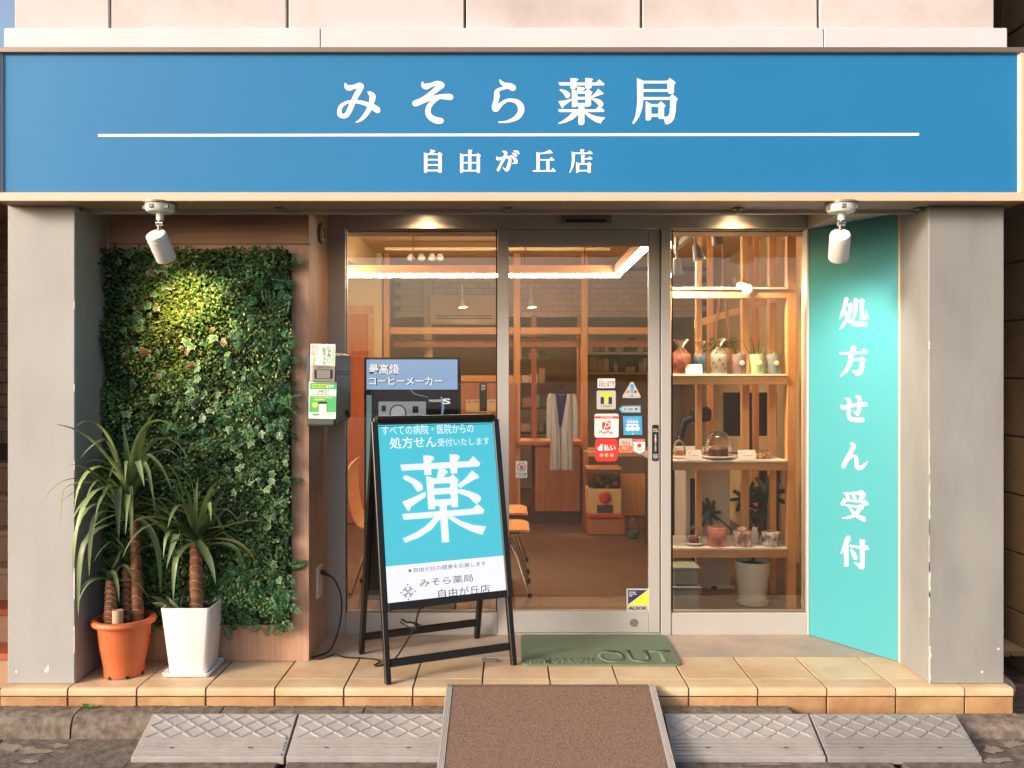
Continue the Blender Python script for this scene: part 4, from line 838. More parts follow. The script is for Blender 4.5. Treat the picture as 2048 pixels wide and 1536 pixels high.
for k, (sc_, dz) in enumerate(((1.0, 0), (.84, .016))):
    c = bm.verts.new((0, .38, dz + .02)); ring_ = [bm.verts.new((x * sc_, .38 + (y - .38) * sc_, cz(x, y) + dz)) for x, y in out]
    for i in range(len(out)):
        f = bm.faces.new((c, ring_[i], ring_[(i + 1) % len(out)])); f.material_index = k
ivm = bpy.data.meshes.new('ivy_leaf'); bm.to_mesh(ivm); bm.free(); ivm.materials.append(M['ivy_edge']); ivm.materials.append(M['ivy'])
ivr = ivm.copy(); ivr.materials[1] = M['ivy_red']
def place(nm, me, p, s, tilt, roll):
    o = link(nm, me, lwall, local=True); o.location = Vector(p) - lwall.location; o.scale = (s, s, s)
    o.rotation_euler = (Matrix.Rotation(tilt[0], 3, 'X') @ Matrix.Rotation(tilt[1], 3, 'Z') @ Matrix.Rotation(R(90), 3, 'X') @ Matrix.Rotation(roll, 3, 'Z')).to_euler()
    return o
clusters = [(285, 600, 55, 90, 22, .22), (260, 680, 25, 70, 8, .15), (320, 545, 30, 25, 8, .4), (300, 700, 40, 30, 8, .25), (420, 680, 45, 45, 10, .2), (350, 730, 60, 40, 8, .2), (470, 780, 70, 50, 14, 0), (440, 830, 80, 60, 16, 0), (520, 860, 50, 50, 14, 0), (480, 920, 60, 60, 16, 0), (540, 900, 30, 60, 14, 0), (545, 1010, 28, 60, 18, 0), (500, 1080, 40, 60, 8, 0), (390, 780, 60, 60, 10, .05), (420, 1000, 60, 80, 8, 0), (300, 820, 70, 60, 8, 0), (550, 1120, 20, 60, 8, 0)]
for u, v, du, dv, n, red in clusters:
    for _ in range(n):
        p = W(u + random.gauss(0, .5) * du, v + random.gauss(0, .5) * dv, .30); p.y = HY - .045 - ru(0, .03)
        p.x = max(HX0 + .02, min(HX1 - .0, p.x))
        place('ivy_leaf', ivr if rnd() < red else ivm, p, ru(.024, .046), (ru(-.7, .5), ru(-.6, .6)), ru(1.6, 4.7))
bm = NB()                                        # fern frond
for i in range(11):
    t = .12 + i * .08; l = .30 * math.sin(math.pi * min(1, t * .86 + .12)) + .03; zz = -.35 * (t - .2) ** 2
    for sgn in (1, -1):
        b0 = Vector((0, t, zz)); tip = b0 + Vector((sgn * l, .14, -.05)); v = [bm.verts.new(q_) for q_ in (b0 + Vector((0, -.028, 0)), b0 + Vector((sgn * l * .5, .03, .012)), tip, b0 + Vector((sgn * l * .4, .10, .012)))]; bm.faces.new(v)
loft(bm, [[(-.012, 0, 0), (.012, 0, 0)], [(-.004, 1.05, -.27), (.004, 1.05, -.27)]], closed=False)
fm = bpy.data.meshes.new('fern_frond'); bm.to_mesh(fm); bm.free(); fm.materials.append(M['fern'])
for _ in range(240):
    a_ = rnd()
    if a_ < .5: u, v = ru(455, 588), ru(550, 860)
    elif a_ < .72: u, v = ru(330, 585), ru(760, 900)
    else: u, v = ru(420, 590), ru(1130, 1262)
    p = W(u, v, .30); p.y = HY - .03 - ru(0, .03); p.x = min(p.x, HX1)
    place('fern_frond', fm, p, ru(.045, .085), (ru(-.9, .2), ru(-.7, .7)), ru(1.2, 5.1))
bm = NB(); lathe(bm, [(.2, 0), (.45, .3), (.4, .7), (.05, 1.1)], 6); bum = bpy.data.meshes.new('bud'); bm.to_mesh(bum); bm.free(); bum.materials.append(M['bud'])
for _ in range(110):
    u, v = (ru(460, 585), ru(590, 850)) if rnd() < .55 else (ru(250, 585), ru(800, 1250))
    p = W(u, v, .29); p.y = HY - .055 - ru(0, .02)
    o = link('bud', bum, lwall, local=True); o.location = p - lwall.location; s_ = ru(.009, .016); o.scale = (s_ * .7, s_ * .7, s_); o.rotation_euler = (ru(-.6, .9), ru(-.6, .6), 0)
for k in range(3):                              # loose tendrils at the right edge
    p = W(582, ru(520, 1200), .30); p.x = HX1 - .01; p.y = HY - .02
    place('fern_frond', fm, p, ru(.07, .10), (ru(-.4, .2), ru(-.3, .3)), ru(4.0, 5.2))

# ================================================================ POT PLANTS
def strap(base, dirn, length, width, droop, m, parent, twist=0.0, name='leaf', side=0.0):
    d = Vector(dirn).normalized(); p = Vector(base); s = d.cross(Vector((0, 0, 1)))
    if s.length < .1: s = Vector((1, 0, 0))
    s.normalize(); n = 12; rows = []; kink = ru(.3, .6) if rnd() < .35 else 9; wob = ru(-1.2, 1.2); ds = length / n; cur = d.copy()
    for i in range(n + 1):
        t = i / n; w = width * (min(1, .55 + t * 3) if t < .25 else 1) * (1 - max(0, (t - .45) / .55) ** 1.6) * .5 + .0006
        nn = s.cross(cur).normalized(); ss = (s * math.cos(twist * t) + nn * math.sin(twist * t)).normalized()
        rows.append([p - ss * w, p - nn * w * .35, p + ss * w]); p = p + cur * ds
        if p.x < -1.985: p.x = -1.985; cur.x = max(0, cur.x)
        if p.x < -1.935 and p.y > .02: p.x = -1.935; cur.x = max(0, cur.x)
        cur = (cur + s * wob * ds * .5 + Vector((side * ds, 0, -droop * ds * (t * 2.2) - (.9 if kink < t < kink + .1 else 0)))).normalized(); s = (s - cur * s.dot(cur)).normalized()
    bm = NB(); loft(bm, rows, closed=False)
    return mk(name, bm, m, parent, smooth=True, recalc=False)
def crown(c, n, lmin, lmax, wid, t, up=.5, droop=6.0, clip=-1.945, ymax=.25):
    for i in range(n):
        a_ = i * 2.399 + ru(-.3, .3); el = ru(up - .55, up + .75)
        d_ = Vector((math.cos(a_) * math.cos(el), math.sin(a_) * math.cos(el), math.sin(el)))
        l = ru(lmin, lmax)
        if d_.y > 0: l *= max(.35, 1 - d_.y * .75)
        if c[0] + d_.x * l < clip: d_.x *= .45
        if c[1] + d_.y * l > ymax: d_.y *= .25
        strap(Vector(c) + Vector((ru(-.01, .01), ru(-.01, .01), ru(-.03, .03))), d_, l, wid * ru(.75, 1.2), droop * ru(.2, 1.8), M['yucca2'] if rnd() < .25 else M['yucca'], t, ru(-.5, .5))
def trunk(parent, p0, p1, r, rings=True):
    bm = NB(); n = 16; pts = []; rs = []
    for i in range(n + 1):
        t = i / n; q_ = Vector(p0).lerp(Vector(p1), t); pts.append(q_ + Vector((ru(-.002, .002), ru(-.002, .002), 0))); rs.append(r * (1.08 - .14 * t) * ru(.95, 1.06))
    tube(bm, pts, rs, 14); tr_ = mk('trunk', bm, M['trunk'], parent, smooth=True)
    if rings:
        for i in range(1, 9):
            t = i / 9; q_ = Vector(p0).lerp(Vector(p1), t); bm = NB(); rr = r * (1.08 - .14 * t) + .0012; a0 = -1.6 + ru(-.25, .25)
            tube(bm, [q_ + Vector((rr * math.cos(a0 + j * .35), rr * math.sin(a0 + j * .35), .006 - .0022 * j * j)) for j in range(-3, 4)], .0016, 5); mk('leaf_scar', bm, M['trunk_ring'], tr_)
    return tr_
tp_c = Vector((-1.800, .185, 0))
y1 = thing('yucca_plant', 'tall yucca with several trunks in a round terracotta pot beside the left pillar', 'potted plant', tp_c)
bm = NB(); lathe(bm, [(.082, .002), (.088, .004), (.0905, .05), (.105, .125), (.1055, .128), (.106, .132), (.1165, .225), (.118, .235), (.137, .238), (.142, .248), (.137, .262), (.124, .266), (.114, .262), (.108, .235), (.02, .232)], 40, tp_c)
pot = mk('pot', bm, M['terracotta'], y1, smooth=True)
bm = NB(); lathe(bm, [(.108, .20), (.109, .238), (.06, .243), (.01, .241)], 28, tp_c); mk('soil', bm, M['soil'], y1, smooth=True)
for k in range(3):
    a_ = -1.9 + k * .9; bm = NB(); c_ = tp_c + Vector((.089 * math.cos(a_), .089 * math.sin(a_), .008)); cyl_dir(bm, c_, (math.cos(a_), math.sin(a_), 0), [(.008, -.003), (.008, .0035)], 10); mk('drain_hole', bm, M['gasket'], pot)
trunk(y1, tp_c + Vector((-.052, -.03, .23)), tp_c + Vector((-.045, -.03, .44)), .026)
trunk(y1, tp_c + Vector((.005, .03, .23)), tp_c + Vector((.0, .03, .50)), .022)
trunk(y1, tp_c + Vector((.055, .02, .23)), tp_c + Vector((.035, .03, .80)), .025)
bm = NB(); tube(bm, [tp_c + Vector((-.005, -.055, .23)), tp_c + Vector((-.004, -.055, .31))], .024, 10); mk('cut_stump', bm, M['trunk_ring'], y1, smooth=True)
crown(tp_c + Vector((.035, -.02, .83)), 48, .34, .58, .025, y1, up=.65, droop=6.5)
crown(tp_c + Vector((.02, -.03, .74)), 34, .34, .58, .025, y1, up=.3, droop=14)
crown(tp_c + Vector((-.045, -.03, .46)), 12, .18, .32, .020, y1, up=.5, droop=8)
crown(tp_c + Vector((.0, .03, .52)), 9, .20, .34, .020, y1, up=.5, droop=8)
wc = Vector((-1.495, .235, 0))
y2 = thing('yucca_plant', 'short yucca with one ringed trunk in a square tapered white ceramic pot', 'potted plant', wc)
def sq(r, z, rr=.016): return [(wc.x + x, wc.y + y, z) for x, y in rrect(-r, -r, r, r, rr, 3)]
bm = NB(); loft(bm, [sq(.083, .0125), sq(.085, .016), sq(.113, .312), sq(.1135, .318), sq(.109, .320), sq(.103, .316), sq(.101, .27), sq(.02, .268)]); mk('pot', bm, M['ceramic'], y2, smooth=True)
bm = NB(); loft(bm, [sq(.092, .001), sq(.105, .004), sq(.111, .022), sq(.108, .023), sq(.098, .011), sq(.02, .0105)]); mk('saucer', bm, M['ceramic'], y2, smooth=True)
bm = NB(); loft(bm, [sq(.100, .25), sq(.1005, .287), sq(.05, .293), sq(.01, .294)]); mk('soil', bm, M['soil'], y2, smooth=True)
trunk(y2, wc + Vector((.012, 0, .28)), wc + Vector((.01, .005, .60)), .030)
crown(wc + Vector((.01, .0, .62)), 34, .28, .46, .030, y2, up=.6, droop=4, clip=-1.9)
crown(wc + Vector((.01, -.01, .60)), 12, .22, .38, .030, y2, up=.1, droop=6, clip=-1.9)
M['varieg'] = mat('variegated_leaf', C(150, 160, 110), .4, col2=C(64, 88, 52), vscale=9, objvar=.1)
for d_, l in (((-.55, -.3, .55), .15), ((-.2, -.35, .6), .12), ((-.75, 0, .35), .13), ((.2, .1, .9), .16)): strap(wc + Vector((-.06, -.03, .285)), d_, l, .055, 4, M['varieg'], y2, .3)

# ================================================================ INSIDE THE SHOP
# line of light
WARM = (1, .80, .52, 1)
ll = thing('line_light', 'long glowing white linear lamp hung in an L shape from the ceiling', 'ceiling lamp', (0, 2.68, 2.3))
Y2, LX0, LX1, LZ = 2.68, -1.24, .818, 2.15
em = emitmat('line_glow', (1, .82, .60, 1), 46)
box('tube', LX0, LX1, Y2 - .013, Y2 + .013, LZ - .014, LZ + .012, em, ll)
box('tube', LX1 - .036, LX1 - .008, 1.15, Y2 - .014, LZ - .014, LZ + .012, em, ll)
box('tube', LX0 + .008, LX0 + .036, 1.15, Y2 - .014, LZ - .014, LZ + .012, em, ll)
box('housing', LX0, LX1, Y2 - .024, Y2 + .024, LZ + .0125, LZ + .075, M['pine_x'], ll)
box('housing', LX1 - .046, LX1 + .002, 1.15, Y2 - .025, LZ + .0125, LZ + .075, M['pine'], ll)
for x, y in ((-.75, Y2), (.1, Y2), (.55, Y2), (.80, 1.8)):
    bm = NB(); tube(bm, [(x, y, LZ + .07), (x, y, 2.56)], .005, 6); mk('hanger', bm, M['toe'], ll)
tr = thing('ceiling_track', 'pale lighting track with small lamp sockets under the ceiling over the waiting room', 'lamp track', (-.3, 3.3, 2.5))
a = W(770, 498, 3.4); b = W(1220, 498, 3.4); box('rail', a.x, b.x, 3.39, 3.42, a.z - .012, a.z + .012, M['plaster'], tr)
for u in (822, 843, 864, 880):
    p = W(u, 508, 3.4); bm = NB(); lathe(bm, [(.018, .0), (.034, -.03), (.028, -.05), (.010, -.06)], 14, (p.x, 3.4, p.z)); mk('socket', bm, M['white_plastic'], tr, smooth=True)
def lamp_head(name, label, u, v, y, aim, e, on, r=.034, stem=.14):
    p = W(u, v, y); ax = Vector(aim).normalized(); t = thing(name, label, 'lamp', p, group='small spot lamps inside the shop')
    bm = NB(); cyl_dir(bm, p - ax * .09, ax, [(.018, 0), (.022, .01), (r * .8, .05), (r, .09), (r * .92, .09), (r * .8, .07)], 20); mk('shade', bm, M['white_plastic'], t, smooth=True)
    bm = NB(); cyl_dir(bm, p - ax * .022, ax, [(r * .82, 0), (r * .82, .004)], 20); mk('bulb', bm, emitmat('bulb_glow', (1, .80, .55, 1), on), t)
    bm = NB(); tube(bm, [p - ax * .08, p - ax * .10 + Vector((0, 0, stem * .4)), p - ax * .10 + Vector((0, 0, stem))], .008, 8); mk('stem', bm, M['white_plastic'], t)
    if e:
        ld = bpy.data.lights.new(name + '_light', 'SPOT'); ld.energy = e; ld.color = (1, .70, .40); ld.spot_size = R(120); ld.spot_blend = .7; ld.shadow_soft_size = .04
        lo = bpy.data.objects.new(name + '_light', ld); COL.objects.link(lo); lo.location = p + ax * .01; lo.rotation_euler = (-ax).to_track_quat('Z', 'Y').to_euler()
lamp_head('dispensary_lamp', 'lit small spot lamp over the dispensary beside the air conditioner', 926, 615, 4.95, (.1, -.15, -1), 60, 14, .05)
lamp_head('dispensary_lamp', 'lit small spot lamp over the dispensary between the timber posts', 1064, 615, 4.95, (.1, -.15, -1), 60, 14, .05)
tk = thing('display_track', 'pale lighting track slanting over the display shelf', 'lamp track', (1.3, 1.8, 2.2))
bm = NB(); a = Vector((1.05, 2.3, 2.34)); b = Vector((1.20, 1.05, 2.34)); s_ = (b - a).normalized().cross(Vector((0, 0, 1))) * .016
loft(bm, [[p - s_, p + s_, p + s_ + Vector((0, 0, .03)), p - s_ + Vector((0, 0, .03))] for p in (W(1330, 517, 1.20), W(1410, 453, 1.0))]); mk('rail', bm, M['white_plastic'], tk)
lamp_head('track_lamp', 'white track lamp next to the door post, pointing straight down', 1354, 548, 1.15, (.1, .25, -1), 26, 5, .036)
lamp_head('track_lamp', 'white track lamp tilted toward the shelf, second from the door post', 1399, 520, 1.10, (.3, .2, -1), 26, 5, .036)
lamp_head('track_lamp', 'glowing track lamp above the hanging plant, brightest of the three', 1437, 488, 1.08, (.3, .2, -1), 28, 10, .038)
lamp_head('clip_lamp', 'round lit lamp clipped to the top beam of the display shelf', 1497, 578, 1.24, (.4, -.85, -.35), 5, 5, .030, -.03)

# timber partition and counters
pt = thing('timber_partition', 'orange pine post and beam partition in front of the dispensary', 'partition', (0, 4.3, 0))
YP = 4.3
for u, w in ((773, 11), (1034, 13), (1169, 13), (1312, 13)):
    a = W(u - w / 2, 757, YP); b = W(u + w / 2, 757, YP); box('post', a.x, b.x, YP, YP + .06, .0, 2.558, M['pine'], pt, .002)
xs = [W(u, 0, YP).x for u in (779, 1027, 1041, 1162, 1176, 1305)]
for a, b in ((xs[0], xs[1]), (xs[2], xs[3]), (xs[4], xs[5])):
    box('beam', a + .001, b - .001, YP + .003, YP + .058, 1.79, 1.855, M['pine_x'], pt, .002)
    box('back_beam', a + .001, b - .001, YP + .30, YP + .35, 1.68, 1.75, M['counter'], pt)
box('beam', xs[0] + .001, xs[1] - .001, YP + .003, YP + .058, 1.34, 1.40, M['pine_x'], pt, .002)
for u in (1068, 1160): a = W(u, 0, YP + .35); box('back_post', a.x - .025, a.x + .025, YP + .36, YP + .41, .0, 2.0, M['counter'], pt)
ct = thing('reception_counter', 'orange wood reception counter with dark toe kick behind the sliding door', 'counter', (.3, 4.2, 0))
box('front_panel', xs[0], .03, YP - .05, YP - .003, .12, 1.33, M['counter'], ct)
box('front_panel', .22, .64, YP - .05, YP - .003, .12, .74, M['counter'], ct)
box('front_panel', .70, 1.6, YP - .30, YP - .25, .12, .50, M['pine'], ct)
box('worktop', .69, 1.62, YP - .33, YP + .2, .66, .70, M['pine_x'], ct, .003); box('side_panel', .66, .69, YP - .32, YP + .2, .0, .70, M['counter'], ct)
box('worktop', .05, .66, YP - .08, YP + .35, .742, .78, M['counter'], ct, .003)
box('toe_kick', xs[0], .66, YP - .03, YP - .004, .0, .119, M['toe'], ct); box('toe_kick', .70, 1.6, YP - .27, YP - .255, .0, .119, M['counter'], ct)
# dispensary furniture
ds = thing('medicine_shelf', 'dark dispensary shelf stacked with medicine boxes behind the partition', 'shelf', (.15, 5.2, 0))
for z in (.8, 1.05, 1.3, 1.55, 1.8): box('shelf_board', -.15, .40, 4.95, 5.25, z, z + .02, M['toe'], ds)
cols = [C(200, 196, 186), C(90, 96, 84), C(170, 150, 120), C(70, 110, 80), C(150, 140, 130), C(214, 206, 190)]
cnames = ['pale', 'dark olive', 'tan', 'green', 'grey', 'cream']; bxm = [mat('box_card', c, .7) for c in cols]
def shelf_boxes(zs, x0, x1, y, grp, cat, hmax, lab):
    n = 0
    for z, nm in zs:
        x = x0
        while x < x1 - .05:
            w = ru(.04, .11); h = ru(.06, hmax)
            ci = random.randrange(6); tag(box('medicine_box', x, x + w - .004, y, y + .12, z, z + h, bxm[ci], None, .002), lab % (('tall ' if h > hmax * .7 else 'low ' if h < hmax * .45 else '') + ('broad ' if w > .09 else 'slim ' if w < .055 else '') + cnames[ci], nm), cat, grp); x += w
shelf_boxes(((.822, 'lowest'), (1.072, 'second lowest'), (1.322, 'middle'), (1.572, 'highest filled')), -.13, .38, 4.98, 'medicine boxes on the dispensary shelf', 'box', .17, '%s medicine box on the %s board of the dark dispensary shelf')
ws = thing('wall_shelf', 'white wall shelf carrying boxes above the dispensary worktop', 'shelf', (1.2, 6.6, 1.8))
box('board', .85, 2.0, 6.5, 6.89, 1.66, 1.69, M['white_plastic'], ws); box('board', .85, 2.0, 6.5, 6.89, 1.42, 1.45, M['white_plastic'], ws)
shelf_boxes(((1.692, 'upper'), (1.452, 'lower')), .87, 1.98, 6.52, 'boxes on the white wall shelf', 'box', .18, '%s box on the %s board of the white wall shelf')
ac = thing('air_conditioner', 'beige wall air conditioner with dark louvre behind the timber partition', 'air conditioner', (-.5, 6.7, 2))
a = W(860, 650, 5.25); b = W(1010, 590, 5.25); box('body', a.x, b.x, 5.15, 5.299, a.z, b.z, M['plaster_grey'], ac, .01)
for v in (631, 636): p = W(872, v, 5.14); p2 = W(985, v, 5.14); box('louvre', p.x, p2.x, 5.146, 5.1495, p.z - .008, p.z, M['gasket'], ac)
box('wall_pier', W(850, 0, 5.3).x, W(866, 0, 5.3).x, 5.2, 5.28, .0, 2.55, M['plaster_grey'], bld)
bm = NB(); pts = [W(u, v, 4.6) for u, v in ((800, 676), (840, 684), (870, 684), (855, 677), (820, 673))]; tube(bm, crom([tuple(p) for p in pts], 6), .004, 6)
tag(mk('fairy_light_wire', bm, M['white'], smooth=True), 'pale looping cord behind the timber beam', 'cord')
# coat
co = thing('white_coat', 'white laboratory coat on a dark hanger behind the door glass', 'coat', W(1120, 780, 3.9))
YC = 3.9
def cp(u, v, y=YC): return W(u, v, y)
M['coat'] = mat('coat_cloth', C(176, 174, 178), .85, var=.1, vscale=8, bump=.3, bscale=12)
def sheet(name, cols_, vs_, y, m, amp=.012):     # a hanging piece of cloth with folds and thickness
    bm = NB(); rows = []
    for v in vs_:
        t_ = (v - vs_[0]) / (vs_[-1] - vs_[0]); ua, ub = cols_(t_); row = []
        for k in range(13):
            u = ua + (ub - ua) * k / 12; p_ = cp(u, v, y + amp * t_ * math.sin(k * 1.35 + ua) - .03 * math.sin(math.pi * k / 12)); row.append(p_)
        rows.append(row + [q_ + Vector((0, .008, 0)) for q_ in reversed(row)])
    loft(bm, rows); return mk(name, bm, m, co, smooth=True)
rng_ = lambda a, b, n=8: [a + (b - a) * i / n for i in range(n + 1)]
sheet('back_panel', lambda t_: (1104 - 3 * t_, 1143 + 3 * t_), rng_(789, 936), YC + .03, M['coat'])
sheet('front_panel', lambda t_: (1103 - 3 * t_, 1112 + 8 * min(1, t_ * 2)), rng_(788, 940), YC - .03, M['coat'])
sheet('front_panel', lambda t_: (1134 - 12 * min(1, t_ * 2), 1144 + 3 * t_), rng_(788, 940), YC - .034, M['coat'])
sheet('shirt_front', lambda t_: (1110, 1136 - 8 * t_), rng_(790, 850), YC - .005, M['navy'])
for ua, ub, uc in ((1104, 1100, 1099), (1144, 1149, 1151)):
    bm = NB(); tube(bm, crom([tuple(cp(ua, 790, YC)), tuple(cp(ub, 800, YC - .01)), tuple(cp(uc, 835, YC - .02)), tuple(cp(uc, 876, YC - .02))], 4), .028, 12); mk('sleeve', bm, M['coat'], co, smooth=True)
bm = NB(); tube(bm, [cp(1105, 795), cp(1122, 781), cp(1140, 795)], .008, 8); tube(bm, crom([tuple(cp(1122, 781)), tuple(cp(1120, 775)), tuple(cp(1124, 771)), tuple(cp(1126, 775))], 4), .004, 6); mk('hanger', bm, M['blackplastic'], co, smooth=True)
# capsule toy machine
YG = 3.7; gm = thing('capsule_machine', 'cream and red capsule vending machine with round dial in front of the counter', 'capsule machine', W(1210, 1030, YG))
gb = lambda n, u0, u1, v0, v1, y0, y1, m, bev=.004: (lambda a, b: box(n, a.x, b.x, y0, y1, max(a.z, .001), b.z, m, gm, bev))(W(u0, v1, YG), W(u1, v0, YG))
M['cream'] = mat('cream_plastic', C(204, 170, 120), .4); M['red_plastic'] = mat('red_plastic', C(190, 70, 50), .35)
gb('body', 1176, 1243, 978, 1028, YG, YG + .26, M['cream']); gb('window', 1178, 1241, 940, 977, YG + .01, YG + .25, M['domeglass']); gb('lid', 1175, 1244, 936, 940, YG, YG + .26, M['pine_x']); gb('foot', 1175, 1246, 1028.5, 1036, YG - .01, YG + .27, M['red_plastic'])
gb('stand', 1176, 1250, 1036.5, 1075, YG, YG + .26, M['counter']); gb('chute', 1194, 1226, 1010, 1026, YG - .004, YG - .0005, M['toe'])
bm = NB(); cyl_dir(bm, W(1210, 994, YG), (0, -1, 0), [(.055, 0), (.055, .008), (.045, .016), (.02, .018)], 24); B(bm, W(1207, 0, YG).x, W(1213, 0, YG).x, YG - .04, YG - .01, W(0, 1002, YG).z, W(0, 986, YG).z); mk('dial', bm, M['red_plastic'], gm, smooth=True)
for k in range(26):
    p = W(ru(1184, 1236), ru(957, 973), YG + ru(.05, .2)); bm = NB(); bmesh.ops.create_uvsphere(bm, u_segments=10, v_segments=7, radius=.026, matrix=Matrix.Translation(p)); mk('capsule', bm, random.choice([M['red_plastic'], M['fern'], M['cream'], M['toe']]), gm, smooth=True)
bs = thing('glass_jar', 'clear jar with pale green stones standing beside the capsule machine', 'jar', W(1266, 1050, 3.55)); p = W(1266, 1050, 3.55)
bm = NB(); lathe(bm, [(.045, 0), (.058, .03), (.058, .11), (.045, .155), (.03, .17)], 24, (p.x, p.y, .001)); mk('glass', bm, M['domeglass'], bs, smooth=True)
bm = NB(); lathe(bm, [(.04, .004), (.052, .03), (.052, .055), (.01, .062)], 20, (p.x, p.y, .001)); mk('stones', bm, mat('green_stone', C(130, 170, 150), .7, var=.3, vscale=40), bs, smooth=True)
# chairs
def chair(loc, rz, label):
    t = thing('waiting_chair', label, 'chair', loc, group='plywood waiting chairs'); t.rotation_euler = (0, 0, rz)
    pr = [(-.20, .86, .015), (-.235, .80, .17), (-.235, .62, .19), (-.20, .48, .18), (-.12, .43, .19), (0, .42, .205), (.15, .425, .20), (.21, .415, .16)]
    pr = crom(pr, 4); seat = [p for p in pr if p[1] < .47 and p[0] > -.19]; back = [p for p in pr if not (p[1] < .47 and p[0] > -.19)] + [seat[0]]
    for nm, pp_ in (('backrest', back), ('seat', seat)):
        bm = NB(); loft(bm, [[(x, -w, z), (x, w, z), (x + (.012 if nm == 'backrest' else 0), w, z - (.0 if nm == 'backrest' else .014)), (x + (.012 if nm == 'backrest' else 0), -w, z - (.0 if nm == 'backrest' else .014))] for x, z, w in pp_]); mk(nm, bm, M['ply'], t, local=True, smooth=True)
    bm = NB(); B(bm, -.12, .15, -.13, .13, .385, .405); mk('seat_plate', bm, M['blackplastic'], t, local=True, bev=.006)
    for sx, sy in ((1, 1), (1, -1), (-1, 1), (-1, -1)):
        bm = NB(); tube(bm, [(sx * .05, sy * .09, .395), (sx * .13 + .0, sy * .15, .25), (sx * .21, sy * .20, .012)], .010, 8); l = mk('leg', bm, M['steel'], t, local=True, smooth=True)
        bm = NB(); lathe(bm, [(.014, .0005), (.014, .02), (.011, .03)], 10, (sx * .21, sy * .20, 0)); mk('foot_cap', bm, M['blackplastic'], l, local=True)
chair((-.10, 1.75, 0), 0, 'plywood waiting chair with chrome legs showing its seat front beside the mullion, nearer the glass')
chair((-.10, 2.42, 0), 0, 'plywood waiting chair with chrome legs behind the nearer one beside the mullion')
chair((-.80, 1.75, 0), 0, 'plywood waiting chair with its curved back against the left window post')
# digital signage display
YS = 1.15; sc_ = thing('display_screen', 'upright black digital screen advertising a coffee maker behind the left window', 'screen', W(824, 1000, YS))
a = W(728, 1180, YS); b = W(921, 714.5, YS); box('casing', a.x, b.x, YS, YS + .06, .09, b.z, M['blackplastic'], sc_, .004)
box('base', a.x + .04, b.x - .04, YS - .02, YS + .26, .0005, .025, M['blackplastic'], sc_, .004); box('stand', (a.x + b.x) / 2 - .06, (a.x + b.x) / 2 + .06, YS + .061, YS + .10, .02, .8, M['blackplastic'], sc_)
PV = Plane((0, YS - .0008, 0), (1, 0, 0), (0, 0, 1))
scm = lambda n, c, s_=.35: mat(n, tuple(x * .2 for x in c[:3]), .15, emit=c, estr=s_)
flat('screen_image', [rect(733, 719, 915, 779)], PV, 0, scm('screen_blue', C(128, 156, 190), .8), sc_); flat('screen_dark', [rect(733, 779, 915, 1150)], PV, 0, scm('screen_black', C(30, 26, 26)), sc_)
flat('screen_edge', [rect(733, 790, 743, 1150)], PV, .0004, scm('screen_green', C(130, 170, 160)), sc_)
shd = scm('screen_shadow', C(40, 44, 54)); sw = scm('screen_white', C(232, 230, 226), .75)
for body, bl, tr_ in (('最高級', (738, 748), (798, 728)), ('コーヒーメーカー', (738, 770), (885, 754))):
    txt(body, PV, (bl[0] + .8, bl[1] + 1.2), (tr_[0] + 1.2, tr_[1] + .6), .0006, shd, sc_, bold=.055); txt(body, PV, bl, tr_, .0012, sw, sc_, bold=.02)
txt('MAGNIFICA', PV, (858, 804), (888, 799), .0008, sw, sc_); txt('S', PV, (885, 808), (901, 797), .0010, sw, sc_, bold=.02)
flat('screen_image', [rrect(757, 803, 852, 900, 2)], PV, .0004, scm('screen_silver', C(150, 152, 156), .5), sc_); flat('screen_detail', [rrect(763, 811, 772, 823, 2), rrect(825, 812, 837, 826, 2), disc(796, 826, 17)], PV, .0008, shd, sc_); flat('screen_detail', [disc(796, 826, 14.5)], PV, .0014, scm('screen_dial', C(176, 176, 178), .5), sc_)
flat('screen_detail', [brush([(822, 779.5, .8), (830, 788, .9), (856, 794, .5)]), brush([(883, 795, 2), (886, 812, 2.4), (884, 830, 2)])], PV, .0006, scm('screen_pale', C(130, 150, 200), .5), sc_)
ps = thing('wall_poster', 'narrow black and cream notice on the counter beyond the left window', 'poster', W(960, 800, YP - .06)); PW = Plane((0, YP - .054, 0), (1, 0, 0), (0, 0, 1))
slab('paper', rect(932, 799, 994, 824), PW, 0, .003, M['cream'], ps); slab('strip', rect(959, 766, 974, 822), PW, .0035, .002, M['blackplastic'], ps); txt('お知らせ', PW, (935, 806), (990, 801), .0036, M['dark_text'], ps); txt('相\n談', PW, (962, 780), (971, 769), .006, M['white'], ps)

# display shelf in the right window
YA, YB = 1.28, 1.63
dsf = thing('display_shelf', 'open pine display shelf with white boards behind the right window', 'shelf', (1.3, 1.45, 0))
for x, y, w in ((1.632, YA, .052), (1.632, YB, .045), (.90, YA, .05), (.90, YB, .045), (1.17, YB, .035), (1.46, YB, .045)):
    box('post', x, x + w, y, y + .05, .0, 2.54, M['shelf_pine'], dsf, .002)
SZ = [W(0, v, YA).z for v in (575, 748, 920, 1095)]
for z in SZ:
    box('board', .905, 1.630, YA - .015, YB + .045, z - .012, z, M['white_plastic'], dsf, .001)
    box('front_beam', .951, 1.6315, YA + .002, YA + .04, z - .062, z - .0125, M['shelf_pine_x'], dsf, .002)
    box('side_beam', 1.634, 1.66, YA + .051, YB - .001, z - .062, z - .0125, M['shelf_pine'], dsf)
for k, x in enumerate((1.74, 1.83, 1.95)): box('wall_stud', x, x + .03, YA + .05 + .25 * k, YA + .11 + .25 * k, .0, 2.54, M['shelf_pine'], bld)
